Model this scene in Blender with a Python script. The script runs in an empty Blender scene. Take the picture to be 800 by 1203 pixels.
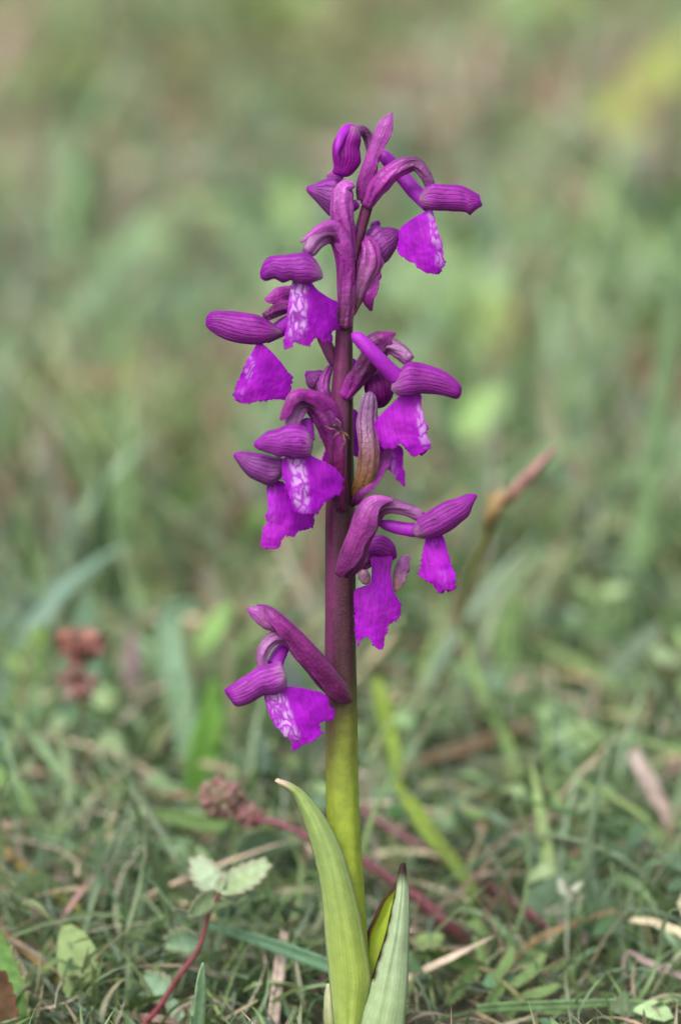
import bpy, math, random
import numpy as np
from mathutils import Vector, noise
from mathutils.geometry import delaunay_2d_cdt

# ------------------------------------------------------------------ camera, sky, sun, exposure
random.seed(7)
RNG = np.random.default_rng(11)
scene = bpy.context.scene
COL = scene.collection
PITCH = math.radians(13.0)
DIST = 0.766
LENS, SENSOR_H = 100.0, 23.5
PW, PH = 800.0, 1203.0
TARGET = Vector((0, 0, 0.100))
FWD = Vector((0, math.cos(PITCH), -math.sin(PITCH)))
UP = Vector((0, math.sin(PITCH), math.cos(PITCH)))
RIGHT = Vector((1, 0, 0))
CAM = TARGET - FWD * DIST
cd = bpy.data.cameras.new('camera')
cam = bpy.data.objects.new('camera', cd)
COL.objects.link(cam)
cam.location = CAM
cam.rotation_euler = (math.pi / 2 - PITCH, 0, 0)
cd.sensor_fit = 'VERTICAL'
cd.sensor_height = SENSOR_H
cd.sensor_width = SENSOR_H
cd.lens = LENS
cd.clip_start = 0.01
cd.clip_end = 500
cd.dof.use_dof = True
cd.dof.focus_distance = DIST - 0.002
cd.dof.aperture_fstop = 6.3
cd.dof.aperture_blades = 0
scene.camera = cam

SUN_EL, SUN_AZ = math.radians(52), math.radians(-150)     # high sun behind thin cloud, over the camera's left shoulder
w = bpy.data.worlds.new('World')
scene.world = w
w.use_nodes = True
nt = w.node_tree
bg = nt.nodes['Background']
sky = nt.nodes.new('ShaderNodeTexSky')
sky.sky_type = 'NISHITA'
sky.sun_disc = False
sky.sun_elevation = SUN_EL
sky.sun_rotation = SUN_AZ
sky.air_density = 1.0
sky.dust_density = 4.0
hs = nt.nodes.new('ShaderNodeHueSaturation')              # cloud veil: greyer than a clear sky
hs.inputs['Saturation'].default_value = 0.36
nt.links.new(sky.outputs[0], hs.inputs['Color'])
nt.links.new(hs.outputs[0], bg.inputs['Color'])
bg.inputs['Strength'].default_value = 0.15
sl = bpy.data.lights.new('sun', 'SUN')
sl.energy = 1.2
sl.angle = math.radians(35)
sl.color = (1.0, 0.98, 0.95)
so = bpy.data.objects.new('sun', sl)
COL.objects.link(so)
sd = Vector((math.sin(SUN_AZ) * math.cos(SUN_EL), math.cos(SUN_AZ) * math.cos(SUN_EL), math.sin(SUN_EL)))
so.rotation_euler = (-sd).to_track_quat('-Z', 'Y').to_euler()
vs = scene.view_settings
vs.view_transform = 'Standard'
vs.look = 'None'
vs.exposure = 0.9
vs.gamma = 1.0
vs.use_curve_mapping = False

# ------------------------------------------------------------------ helpers
K = SENSOR_H / LENS / PH
LEAN = 0.19


def ray(px, py):
    return FWD + RIGHT * ((px - PW / 2) * K) + UP * ((PH / 2 - py) * K)


def at(px, py, Y):
    d = ray(px, py)
    return CAM + d * ((Y - CAM.y) / d.y)


def pp(px, py, mm=0.0):
    """point of the orchid's own (slightly leaning) plane, pushed back by mm"""
    d = ray(px, py)
    o = mm * 0.001
    # Y = LEAN*(z-0.1)+o
    t = (LEAN * (CAM.z - 0.1) + o - CAM.y) / (d.y - LEAN * d.z)
    return CAM + d * t


def gp(px, py):
    d = ray(px, py)
    return CAM + d * (-CAM.z / d.z)


def pxs(p):
    """metres per photo pixel at point p"""
    return (p - CAM).dot(FWD) * K


def lin(h):
    h = h.lstrip('#')
    c = [int(h[i:i + 2], 16) / 255 for i in (0, 2, 4)]
    return tuple(x / 12.92 if x <= 0.04045 else ((x + 0.055) / 1.055) ** 2.4 for x in c)


def mix(a, b, t):
    return tuple(x + (y - x) * t for x, y in zip(a, b))


def smooth(a, b, x):
    t = min(1, max(0, (x - a) / (b - a)))
    return t * t * (3 - 2 * t)


def catmull(pts, n, closed=False):
    P = np.array(pts, float)
    m = len(P)
    if closed:
        Q = np.vstack([P[-1:], P, P[:2]])
        segs = m
    else:
        Q = np.vstack([2 * P[:1] - P[1:2], P, 2 * P[-1:] - P[-2:-1]])
        segs = m - 1
    L = np.array([np.linalg.norm((Q[i + 2] - Q[i + 1])[:2]) + 1e-6 for i in range(segs)])
    cum = np.concatenate([[0], np.cumsum(L)])
    s = np.linspace(0, cum[-1], n + (1 if closed else 0))
    if closed:
        s = s[:-1]
    out = []
    for x in s:
        i = min(segs - 1, int(np.searchsorted(cum, x, 'right') - 1))
        t = (x - cum[i]) / L[i]
        a, b, c, d = Q[i], Q[i + 1], Q[i + 2], Q[i + 3]
        out.append(0.5 * (2 * b + (c - a) * t + (2 * a - 5 * b + 4 * c - d) * t * t + (3 * b - a - 3 * c + d) * t ** 3))
    return np.array(out)


ORG = {}


def place(o, org, parent):
    if parent is not None:
        o.parent = parent
        o.location = org - ORG[parent.name]
    else:
        o.location = org
    ORG[o.name] = org.copy()


def thing(name, org, label, cat, group=None):
    o = bpy.data.objects.new(name, None)
    COL.objects.link(o)
    o.empty_display_size = 0.01
    place(o, Vector(org), None)
    tag(o, label, cat, group)
    return o


def tag(o, label=None, cat=None, group=None, kind=None):
    if label:
        o['label'] = label
    if cat:
        o['category'] = cat
    if group:
        o['group'] = group
    if kind:
        o['kind'] = kind
    return o


def mesh_obj(name, V, F, mat, parent=None, org=None, col=None, uv=None, pale=None, solid=None, subd=0):
    V = [Vector(v) for v in V]
    if org is None:
        org = V[0].copy()
    me = bpy.data.meshes.new(name)
    me.from_pydata([v - org for v in V], [], F)
    me.polygons.foreach_set('use_smooth', [True] * len(me.polygons))
    if col is not None:
        a = me.color_attributes.new('Col', 'FLOAT_COLOR', 'POINT')
        a.data.foreach_set('color', np.array([(c[0], c[1], c[2], 1.0) for c in col], np.float32).ravel())
    if uv is not None:
        u = me.uv_layers.new(name='UVMap')
        li = np.zeros(len(me.loops), np.int32)
        me.loops.foreach_get('vertex_index', li)
        u.data.foreach_set('uv', np.array(uv, np.float32)[li].ravel())
    if pale is not None:
        a = me.attributes.new('pale', 'FLOAT', 'POINT')
        a.data.foreach_set('value', np.array(pale, np.float32))
    me.materials.append(mat)
    o = bpy.data.objects.new(name, me)
    COL.objects.link(o)
    place(o, org, parent)
    if solid:
        m = o.modifiers.new('thickness', 'SOLIDIFY')
        m.thickness = solid
        m.offset = 0
    if subd:
        m = o.modifiers.new('smooth', 'SUBSURF')
        m.levels = m.render_levels = subd
    return o


# ------------------------------------------------------------------ materials
def new_mat(name):
    m = bpy.data.materials.new(name)
    m.use_nodes = True
    t = m.node_tree
    t.nodes.clear()
    return m, t, t.nodes.new('ShaderNodeOutputMaterial')


def N(t, typ, **kw):
    n = t.nodes.new(typ)
    for k, v in kw.items():
        if k in n.inputs:
            n.inputs[k].default_value = v
        else:
            setattr(n, k, v)
    return n


def plant_mat(name, color=None, rough=0.55, transl=0.25, var=0.25, vscale=400.0, bump=0.25, bscale=1500.0,
              stripe=0.0, sfreq=9.0, spec=0.3, speck=0.0):
    """leaf or petal: pigment from the Col attribute (or a colour), mottling, vein stripes along the UV, translucency"""
    m, t, out = new_mat(name)
    L = t.links.new
    if color is None:
        src = N(t, 'ShaderNodeAttribute', attribute_name='Col').outputs['Color']
    else:
        r = N(t, 'ShaderNodeRGB')
        r.outputs[0].default_value = (*color, 1)
        src = r.outputs[0]
    geo = N(t, 'ShaderNodeNewGeometry')
    n1 = N(t, 'ShaderNodeTexNoise', Scale=vscale, Detail=4.0)
    L(geo.outputs['Position'], n1.inputs['Vector'])
    mr = N(t, 'ShaderNodeMapRange')
    mr.inputs['From Min'].default_value = 0.25
    mr.inputs['From Max'].default_value = 0.75
    mr.inputs['To Min'].default_value = 1 - var
    mr.inputs['To Max'].default_value = 1 + var
    L(n1.outputs['Fac'], mr.inputs['Value'])
    fac = mr.outputs[0]
    height = None
    if stripe:
        uvn = N(t, 'ShaderNodeUVMap')
        sep = N(t, 'ShaderNodeSeparateXYZ')
        L(uvn.outputs[0], sep.inputs[0])
        nz = N(t, 'ShaderNodeTexNoise', Scale=3.0, Detail=2.0)
        L(uvn.outputs[0], nz.inputs['Vector'])
        ma = N(t, 'ShaderNodeMath', operation='MULTIPLY_ADD')
        L(nz.outputs['Fac'], ma.inputs[0])
        ma.inputs[1].default_value = 0.16
        L(sep.outputs[0], ma.inputs[2])
        mu = N(t, 'ShaderNodeMath', operation='MULTIPLY')
        L(ma.outputs[0], mu.inputs[0])
        mu.inputs[1].default_value = sfreq * 2 * math.pi
        si = N(t, 'ShaderNodeMath', operation='SINE')
        L(mu.outputs[0], si.inputs[0])
        sr = N(t, 'ShaderNodeMapRange')
        sr.inputs['From Min'].default_value = 0.35
        sr.inputs['From Max'].default_value = 1.0
        sr.inputs['To Min'].default_value = 1.0
        sr.inputs['To Max'].default_value = 1.0 - stripe
        nb = N(t, 'ShaderNodeTexNoise', Scale=7.0, Detail=3.0)
        L(uvn.outputs[0], nb.inputs['Vector'])
        na = N(t, 'ShaderNodeMath', operation='MULTIPLY_ADD')
        L(nb.outputs['Fac'], na.inputs[0])
        na.inputs[1].default_value = 2.4
        na.inputs[2].default_value = -1.2
        ns = N(t, 'ShaderNodeMath', operation='ADD')
        L(si.outputs[0], ns.inputs[0])
        L(na.outputs[0], ns.inputs[1])
        L(ns.outputs[0], sr.inputs['Value'])
        mm = N(t, 'ShaderNodeMath', operation='MULTIPLY')
        L(fac, mm.inputs[0])
        L(sr.outputs[0], mm.inputs[1])
        fac = mm.outputs[0]
        height = sr.outputs[0]
    vm = N(t, 'ShaderNodeVectorMath', operation='SCALE')
    L(src, vm.inputs[0])
    L(fac, vm.inputs['Scale'])
    colour = vm.outputs[0]
    if speck:
        vo = N(t, 'ShaderNodeTexVoronoi', Scale=4200.0)
        L(geo.outputs['Position'], vo.inputs['Vector'])
        lt = N(t, 'ShaderNodeMapRange')
        lt.inputs['From Min'].default_value = 0.12
        lt.inputs['From Max'].default_value = 0.28
        lt.inputs['To Min'].default_value = speck
        lt.inputs['To Max'].default_value = 0.0
        L(vo.outputs['Distance'], lt.inputs['Value'])
        mxs = N(t, 'ShaderNodeMix', data_type='RGBA')
        L(lt.outputs[0], mxs.inputs['Factor'])
        L(colour, mxs.inputs['A'])
        mxs.inputs['B'].default_value = (0.42, 0.30, 0.42, 1)
        colour = mxs.outputs['Result']
    n2 = N(t, 'ShaderNodeTexNoise', Scale=bscale, Detail=3.0)
    L(geo.outputs['Position'], n2.inputs['Vector'])
    bp = N(t, 'ShaderNodeBump', Strength=bump, Distance=0.0003)
    if height is not None:
        ad = N(t, 'ShaderNodeMath', operation='MULTIPLY_ADD')
        L(height, ad.inputs[0])
        ad.inputs[1].default_value = 1.6
        L(n2.outputs['Fac'], ad.inputs[2])
        L(ad.outputs[0], bp.inputs['Height'])
    else:
        L(n2.outputs['Fac'], bp.inputs['Height'])
    pr = N(t, 'ShaderNodeBsdfPrincipled')
    pr.inputs['Roughness'].default_value = rough
    pr.inputs['Specular IOR Level'].default_value = spec
    L(colour, pr.inputs['Base Color'])
    L(bp.outputs[0], pr.inputs['Normal'])
    tr = N(t, 'ShaderNodeBsdfTranslucent')
    L(colour, tr.inputs['Color'])
    L(bp.outputs[0], tr.inputs['Normal'])
    mx = N(t, 'ShaderNodeMixShader')
    mx.inputs[0].default_value = transl
    L(pr.outputs[0], mx.inputs[1])
    L(tr.outputs[0], mx.inputs[2])
    L(mx.outputs[0], out.inputs[0])
    return m


def lip_mat():
    m, t, out = new_mat('orchid_lip')
    L = t.links.new
    geo = N(t, 'ShaderNodeNewGeometry')
    uvn = N(t, 'ShaderNodeUVMap')
    pale = N(t, 'ShaderNodeAttribute', attribute_name='pale')
    mot = N(t, 'ShaderNodeTexNoise', Scale=350.0, Detail=5.0)
    L(geo.outputs['Position'], mot.inputs['Vector'])
    cr = N(t, 'ShaderNodeValToRGB')
    e = cr.color_ramp.elements
    e[0].position, e[0].color = 0.3, (0.30, 0.003, 0.41, 1)
    e[1].position, e[1].color = 0.72, (0.50, 0.011, 0.66, 1)
    L(mot.outputs['Fac'], cr.inputs[0])
    # purple loops and dashes on the pale middle
    mp = N(t, 'ShaderNodeMapping')
    mp.inputs['Scale'].default_value = (1.0, 0.55, 1.0)
    L(uvn.outputs[0], mp.inputs[0])
    sq = N(t, 'ShaderNodeTexNoise', Scale=15.0, Detail=0.6, Distortion=0.5)
    L(mp.outputs[0], sq.inputs['Vector'])
    sr = N(t, 'ShaderNodeMapRange', interpolation_type='SMOOTHSTEP')
    sr.inputs['From Min'].default_value = 0.02
    sr.inputs['From Max'].default_value = 0.17
    ctr = N(t, 'ShaderNodeMath', operation='SUBTRACT')
    ctr.inputs[1].default_value = 0.5
    L(sq.outputs['Fac'], ctr.inputs[0])
    ab = N(t, 'ShaderNodeMath', operation='ABSOLUTE')
    L(ctr.outputs[0], ab.inputs[0])
    L(ab.outputs[0], sr.inputs['Value'])
    mu = N(t, 'ShaderNodeMath', operation='MULTIPLY')
    sr.inputs['To Min'].default_value = 0.12
    L(sr.outputs[0], mu.inputs[0])
    L(pale.outputs['Fac'], mu.inputs[1])
    # broad pinker and deeper areas, and fine veins that run down the lip
    big = N(t, 'ShaderNodeTexNoise', Scale=140.0, Detail=2.0)
    L(geo.outputs['Position'], big.inputs['Vector'])
    bm = N(t, 'ShaderNodeMapRange')
    bm.inputs['From Min'].default_value = 0.45
    bm.inputs['From Max'].default_value = 0.72
    bm.inputs['To Max'].default_value = 0.55
    L(big.outputs['Fac'], bm.inputs['Value'])
    pk = N(t, 'ShaderNodeMix', data_type='RGBA')
    L(bm.outputs[0], pk.inputs['Factor'])
    L(cr.outputs[0], pk.inputs['A'])
    pk.inputs['B'].default_value = (0.56, 0.035, 0.60, 1)
    vmap = N(t, 'ShaderNodeMapping')
    vmap.inputs['Scale'].default_value = (1.0, 0.12, 1.0)
    L(uvn.outputs[0], vmap.inputs[0])
    vn = N(t, 'ShaderNodeTexNoise', Scale=42.0, Detail=2.0, Distortion=0.3)
    L(vmap.outputs[0], vn.inputs['Vector'])
    vr = N(t, 'ShaderNodeMapRange')
    vr.inputs['From Min'].default_value = 0.32
    vr.inputs['From Max'].default_value = 0.55
    vr.inputs['To Min'].default_value = 0.76
    vr.inputs['To Max'].default_value = 1.06
    L(vn.outputs['Fac'], vr.inputs['Value'])
    vs_ = N(t, 'ShaderNodeVectorMath', operation='SCALE')
    L(pk.outputs['Result'], vs_.inputs[0])
    L(vr.outputs[0], vs_.inputs['Scale'])
    mc = N(t, 'ShaderNodeMix', data_type='RGBA')
    L(mu.outputs[0], mc.inputs['Factor'])
    L(vs_.outputs[0], mc.inputs['A'])
    mc.inputs['B'].default_value = (0.66, 0.38, 0.74, 1)
    n2 = N(t, 'ShaderNodeTexNoise', Scale=1300.0, Detail=4.0)
    L(geo.outputs['Position'], n2.inputs['Vector'])
    bp = N(t, 'ShaderNodeBump', Strength=0.4, Distance=0.0004)
    L(n2.outputs['Fac'], bp.inputs['Height'])
    pr = N(t, 'ShaderNodeBsdfPrincipled')
    pr.inputs['Roughness'].default_value = 0.6
    pr.inputs['Specular IOR Level'].default_value = 0.2
    L(mc.outputs['Result'], pr.inputs['Base Color'])
    L(bp.outputs[0], pr.inputs['Normal'])
    tr = N(t, 'ShaderNodeBsdfTranslucent')
    L(mc.outputs['Result'], tr.inputs['Color'])
    mx = N(t, 'ShaderNodeMixShader')
    mx.inputs[0].default_value = 0.4
    L(pr.outputs[0], mx.inputs[1])
    L(tr.outputs[0], mx.inputs[2])
    L(mx.outputs[0], out.inputs[0])
    return m


M_LIP = lip_mat()
M_SEPAL = plant_mat('orchid_sepal', transl=0.35, var=0.28, vscale=420, stripe=0.36, sfreq=9.0, bump=0.6, rough=0.42, spec=0.22)
M_BRACT = plant_mat('orchid_bract', transl=0.15, var=0.25, vscale=600, stripe=0.14, sfreq=11.0, bump=0.7, rough=0.34, speck=0.12, spec=0.3)
M_OVARY = plant_mat('orchid_ovary', transl=0.0, var=0.22, vscale=600, stripe=0.32, sfreq=6.0, bump=0.7, rough=0.34, speck=0.14, spec=0.32)
M_SPUR = plant_mat('orchid_spur', transl=0.2, var=0.18, vscale=500, bump=0.3, rough=0.5)
M_STEM = plant_mat('orchid_stem', transl=0.0, var=0.22, vscale=500, stripe=0.10, sfreq=5.0, bump=0.22, bscale=2200, rough=0.42, speck=0.20, spec=0.25)
M_LEAF = plant_mat('orchid_leaf', transl=0.22, var=0.12, vscale=500, stripe=0.10, sfreq=13.0, bump=0.35, bscale=2600, rough=0.5, speck=0.14, spec=0.22)
M_GRASS = plant_mat('grass_blades', transl=0.38, var=0.25, vscale=120, bump=0.1, rough=0.45, spec=0.5)
M_HERB = plant_mat('herb_leaf', transl=0.25, var=0.28, vscale=500, bump=0.5, bscale=900, rough=0.5, spec=0.35)
M_DRY = plant_mat('dry_straw', transl=0.1, var=0.35, vscale=350, bump=0.5, bscale=900, rough=0.75, spec=0.15)
M_TWIG = plant_mat('red_stalk', transl=0.0, var=0.3, vscale=450, bump=0.4, rough=0.5)
M_BUG = plant_mat('insect_shell', transl=0.0, var=0.4, vscale=900, bump=0.3, rough=0.35, spec=0.5)


def ground_mat():
    m, t, out = new_mat('turf_soil')
    L = t.links.new
    geo = N(t, 'ShaderNodeNewGeometry')
    a = N(t, 'ShaderNodeTexNoise', Scale=14.0, Detail=8.0, Roughness=0.7)
    L(geo.outputs['Position'], a.inputs['Vector'])
    cr = N(t, 'ShaderNodeValToRGB')
    e = cr.color_ramp.elements
    e[0].position, e[0].color = 0.32, (0.045, 0.042, 0.026, 1)
    e[1].position, e[1].color = 0.72, (0.12, 0.13, 0.06, 1)
    x = e.new(0.52)
    x.color = (0.08, 0.078, 0.042, 1)
    L(a.outputs['Fac'], cr.inputs[0])
    b = N(t, 'ShaderNodeTexNoise', Scale=260.0, Detail=5.0)
    L(geo.outputs['Position'], b.inputs['Vector'])
    bp = N(t, 'ShaderNodeBump', Strength=0.8, Distance=0.004)
    L(b.outputs['Fac'], bp.inputs['Height'])
    pr = N(t, 'ShaderNodeBsdfPrincipled')
    pr.inputs['Roughness'].default_value = 0.9
    L(cr.outputs[0], pr.inputs['Base Color'])
    L(bp.outputs[0], pr.inputs['Normal'])
    L(pr.outputs[0], out.inputs[0])
    return m


# ------------------------------------------------------------------ ground sheet
def ground_h(x, y):
    f = math.exp(-((x / 3) ** 2 + ((y - 1) / 3) ** 2))
    v = Vector((x * 3.1, y * 3.1, 0.3))
    return f * (0.010 * noise.noise(v) + 0.006 * noise.noise(v * 3.3)) * smooth(0.02, 0.35, math.hypot(x, y)) - 0.001


def build_ground():
    near = np.linspace(-2.2, 2.2, 111)
    far = np.array([2.6, 3.2, 4, 6, 10, 20, 45, 100, 220])
    xs = np.concatenate([-far[::-1], near, far])
    ys = xs + 1.2
    V = [(x, y, ground_h(x, y)) for y in ys for x in xs]
    n = len(xs)
    F = [(j * n + i, j * n + i + 1, (j + 1) * n + i + 1, (j + 1) * n + i) for j in range(n - 1) for i in range(n - 1)]
    o = mesh_obj('ground', V, F, ground_mat(), org=Vector((0, 0, 0)))
    tag(o, 'mossy dark soil of the meadow under the turf', 'ground', kind='structure')


build_ground()

# ------------------------------------------------------------------ turf: blades nobody could count
GREENS = np.array([lin(c) for c in ('#5f7a3a', '#748c48', '#55703f', '#6d8756', '#82994f', '#667c5c', '#4c6434', '#7d9466')])
TANS = np.array([lin(c) for c in ('#b3a283', '#a08a70', '#c0b096', '#95806c', '#b09a90')])
PINKS = np.array([lin(c) for c in ('#a8786e', '#9a6a5c', '#b58f84', '#8c5c58')])
YELLOWS = np.array([lin(c) for c in ('#8fa03a', '#a0a83e', '#88a044')])


# things of their own that the turf does not grow in front of: (px, py, radius px, depth mm)
KEEP = [(92, 757, 38, 118), (91, 798, 36, 118), (262, 938, 32, 66), (293, 960, 24, 64), (240, 1025, 34, 18), (290, 1030, 32, 24), (255, 1062, 26, 20), (238, 1095, 16, 18),
        (212, 1105, 24, 18), (225, 1130, 14, 16), (208, 1155, 16, 15), (186, 1160, 24, 14), (180, 1190, 12, 12), (620, 560, 45, 120), (590, 600, 34, 120), (562, 655, 20, 150),
        (545, 715, 16, 180), (525, 1122, 26, 26), (575, 1125, 28, 28), (615, 1140, 28, 24), (545, 1160, 24, 18), (590, 1175, 24, 12), (640, 1165, 22, 16),
        (745, 890, 18, 116), (757, 912, 20, 114), (770, 938, 20, 108), (250, 830, 24, 140), (243, 870, 28, 136), (238, 905, 28, 132), (205, 740, 22, 180), (212, 800, 22, 174), (222, 860, 22, 168),
        (448, 820, 16, 120), (458, 860, 16, 116), (486, 948, 14, 84), (506, 982, 14, 78), (237, 1150, 10, -9), (335, 1105, 10, 24), (330, 1140, 10, 20), (324, 1180, 10, 12),
        (156, 780, 26, 195), (665, 1060, 30, 42), (280, 1100, 10, 26), (320, 1112, 11, 22), (360, 1126, 11, 16), (0, 1150, 40, 4),
        (700, 700, 34, 230), (250, 966, 14, 84), (215, 962, 14, 86), (295, 1000, 18, 72)]
for _p, _mm in (((330, 970), 58), ((348, 978), 58), ((365, 985), 57), ((440, 1020), 57), ((460, 1032), 57), ((480, 1048), 56), ((500, 1064), 56), ((520, 1084), 56), ((540, 1098), 56),
                ((450, 968), 88), ((480, 986), 86), ((505, 1002), 84), ((575, 1040), 76), ((600, 1057), 74), ((625, 1074), 72), ((600, 860), 200), ((570, 871), 196), ((540, 882), 190), ((510, 890), 184)):
    KEEP.append((*_p, 12, _mm))
for _k in range(18):                                     # the orchid's own foot, leaves and stem
    KEEP.append((405 + 3 * math.sin(_k), 700 + _k * 30, 32, 2))
KEEP += [(465, 1050 + 22 * _k, 24, 0) for _k in range(8)] + [(385, 980 + 28 * _k, 30, -2) for _k in range(9)]


def screened(V):
    """per blade: does it stand before one of the kept things"""
    P = V.reshape(len(V), -1, 3) - np.array(CAM)
    d = P @ np.array(FWD)
    X = PW / 2 + (P @ np.array(RIGHT)) / d / K
    Y = PH / 2 - (P @ np.array(UP)) / d / K
    yw = V.reshape(len(V), -1, 3)[:, :, 1]
    bad = np.zeros(len(V), bool)
    for px, py, r, mm in KEEP:
        bad |= (((X - px) ** 2 + (Y - py) ** 2 < r * r) & (yw < mm * 0.001)).any(1)
    return bad


def grey(P, k):
    g = P.mean(1, keepdims=True)
    return P * (1 - k) + g * k


GREENS, TANS, PINKS, YELLOWS = grey(GREENS, .24) * np.array([1.22, 1.28, 1.22]), grey(TANS, .08) * 1.05, grey(PINKS, .12) * 1.05, grey(YELLOWS, .25) * 0.86


def blades(bx, by, bz, length, width, az, e0, e1, cbase, ctip, S=5, oval=False, cup=0.0):
    """strips that rise at elevation e0 and bend over to e1; returns verts, faces, colours"""
    n = len(bx)
    t = np.linspace(0, 1, S + 1)
    el = e0[:, None] + (e1 - e0)[:, None] * t[None, :]
    ds = (length / S)[:, None]
    hx = np.concatenate([np.zeros((n, 1)), np.cumsum(np.cos((el[:, :-1] + el[:, 1:]) / 2) * ds, 1)], 1)
    hz = np.concatenate([np.zeros((n, 1)), np.cumsum(np.sin((el[:, :-1] + el[:, 1:]) / 2) * ds, 1)], 1)
    wob = RNG.normal(0, 0.12, n)[:, None] * np.sin(t * 3.0)[None, :] * length[:, None]
    cx = bx[:, None] + hx * np.cos(az)[:, None] - wob * np.sin(az)[:, None]
    cy = by[:, None] + hx * np.sin(az)[:, None] + wob * np.cos(az)[:, None]
    cz = np.maximum(bz[:, None] + hz, 0.0015)
    if oval:
        prof = np.sin(np.pi * np.clip(t * 0.93 + 0.03, 0, 1)) ** 0.75
    else:
        prof = (0.75 + 0.25 * np.sin(t * np.pi)) * (1 - t ** 2.6) + 0.02
    hw = width[:, None] * 0.5 * prof[None, :]
    roll = RNG.uniform(-0.9, 0.9, n)[:, None] + RNG.normal(0, 0.5, n)[:, None] * t[None, :]
    sx = -np.sin(az)[:, None] * np.cos(roll)
    sy = np.cos(az)[:, None] * np.cos(roll)
    sz = np.sin(roll)
    V = np.empty((n, S + 1, 2, 3), np.float32)
    for k, s in ((0, -1), (1, 1)):
        V[:, :, k, 0] = cx + s * hw * sx
        V[:, :, k, 1] = cy + s * hw * sy
        V[:, :, k, 2] = np.maximum(cz + s * hw * sz, 0.0008)
    C = cbase[:, None, :] + (ctip - cbase)[:, None, :] * t[None, :, None]
    C = np.repeat(C[:, :, None, :], 2, 2)
    ok = ~screened(V)
    V, C = V[ok], C[ok]
    n = len(V)
    base = (np.arange(n) * (S + 1) * 2)[:, None]
    i = np.arange(S)[None, :] * 2
    F = np.stack([base + i, base + i + 1, base + i + 3, base + i + 2], -1).reshape(-1, 4)
    return V.reshape(-1, 3), F, C.reshape(-1, 3)


def stuff(name, chunks, mat, label, cat):
    V, F, C, off = [], [], [], 0
    for v, f, c in chunks:
        V.append(v)
        F.append(f + off)
        C.append(c)
        off += len(v)
    V, F, C = np.concatenate(V), np.concatenate(F).astype(np.int32), np.concatenate(C)
    me = bpy.data.meshes.new(name)
    me.vertices.add(len(V))
    me.vertices.foreach_set('co', V.astype(np.float32).ravel())
    me.loops.add(F.size)
    me.loops.foreach_set('vertex_index', F.ravel())
    me.polygons.add(len(F))
    me.polygons.foreach_set('loop_start', np.arange(0, F.size, 4, dtype=np.int32))
    me.polygons.foreach_set('loop_total', np.full(len(F), 4, np.int32))
    me.update(calc_edges=True)
    me.polygons.foreach_set('use_smooth', np.ones(len(F), bool))
    a = me.color_attributes.new('Col', 'FLOAT_COLOR', 'POINT')
    a.data.foreach_set('color', np.concatenate([C, np.ones((len(C), 1))], 1).astype(np.float32).ravel())
    me.materials.append(mat)
    o = bpy.data.objects.new(name, me)
    COL.objects.link(o)
    tag(o, label, cat, kind='stuff')
    return o


def field(x, y, f, seed):
    """cheap smooth random field in -1..1"""
    r = np.random.default_rng(seed)
    s = np.zeros_like(x)
    for k in range(7):
        a = r.uniform(0, 2 * np.pi)
        q = f * r.uniform(0.6, 1.7)
        s += np.sin(q * (x * np.cos(a) + y * np.sin(a)) + r.uniform(0, 6.28))
    return s / 3.2


def spots(n, y0, y1, bias=1.0):
    y = y0 + (y1 - y0) * RNG.random(n) ** bias
    hw = 0.16 + 0.30 * (y + 0.73)
    x = RNG.uniform(-1, 1, n) * hw
    return x, y


def cap_len(x, y, length):
    """turf stays low where it would stand before the orchid's foot"""
    lim = np.where(y < 0.03, 0.008 + 0.25 * np.abs(np.minimum(y, 0)) + np.clip(y, 0, 1) * 0.35, 1.0)
    lim = np.where(np.abs(x) < 0.16, lim, 1.0)
    return np.minimum(length, np.maximum(lim * 1.25, 0.006))


# patches of the meadow: reddish withered ones, straw and yellow-green ones, where the photograph has them
def patch_list(L):
    return [(gp(px, py).x, gp(px, py).y, r) for px, py, r in L]


PINK_P = patch_list([(160, 125, .05), (655, 205, .05), (545, 150, .05), (480, 70, .06), (590, 290, .04), (705, 255, .02), (30, 330, .03),
                     (110, 245, .05), (195, 380, .02), (245, 510, .018), (690, 130, .05), (560, 450, .02), (90, 380, .03), (190, 30, .08), (460, 20, .1), (40, 200, .06),
                     (280, 810, .010), (300, 750, .012), (470, 840, .010), (350, 690, .014), (700, 560, .02), (40, 690, .015), (560, 690, .012), (140, 560, .02)])
YEL_P = patch_list([(190, 620, .02), (120, 625, .015), (600, 400, .015), (560, 520, .03), (730, 360, .03), (240, 160, .08), (20, 150, .07),
                    (760, 210, .06), (700, 60, .1), (330, 60, .1), (60, 80, .1), (700, 500, .03)])


def in_patch(x, y, P):
    s = np.zeros_like(x)
    for a, b, r in P:
        s = np.maximum(s, np.exp(-(((x - a) / r) ** 2 + ((y - b) / (r * 1.6)) ** 2)))
    return s


def pick(pal, n, jit=0.18):
    c = pal[RNG.integers(0, len(pal), n)]
    return c * np.clip(RNG.lognormal(0, jit, (n, 1)), 0.6, 1.22) * RNG.lognormal(0, 0.05, (n, 3))


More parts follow.
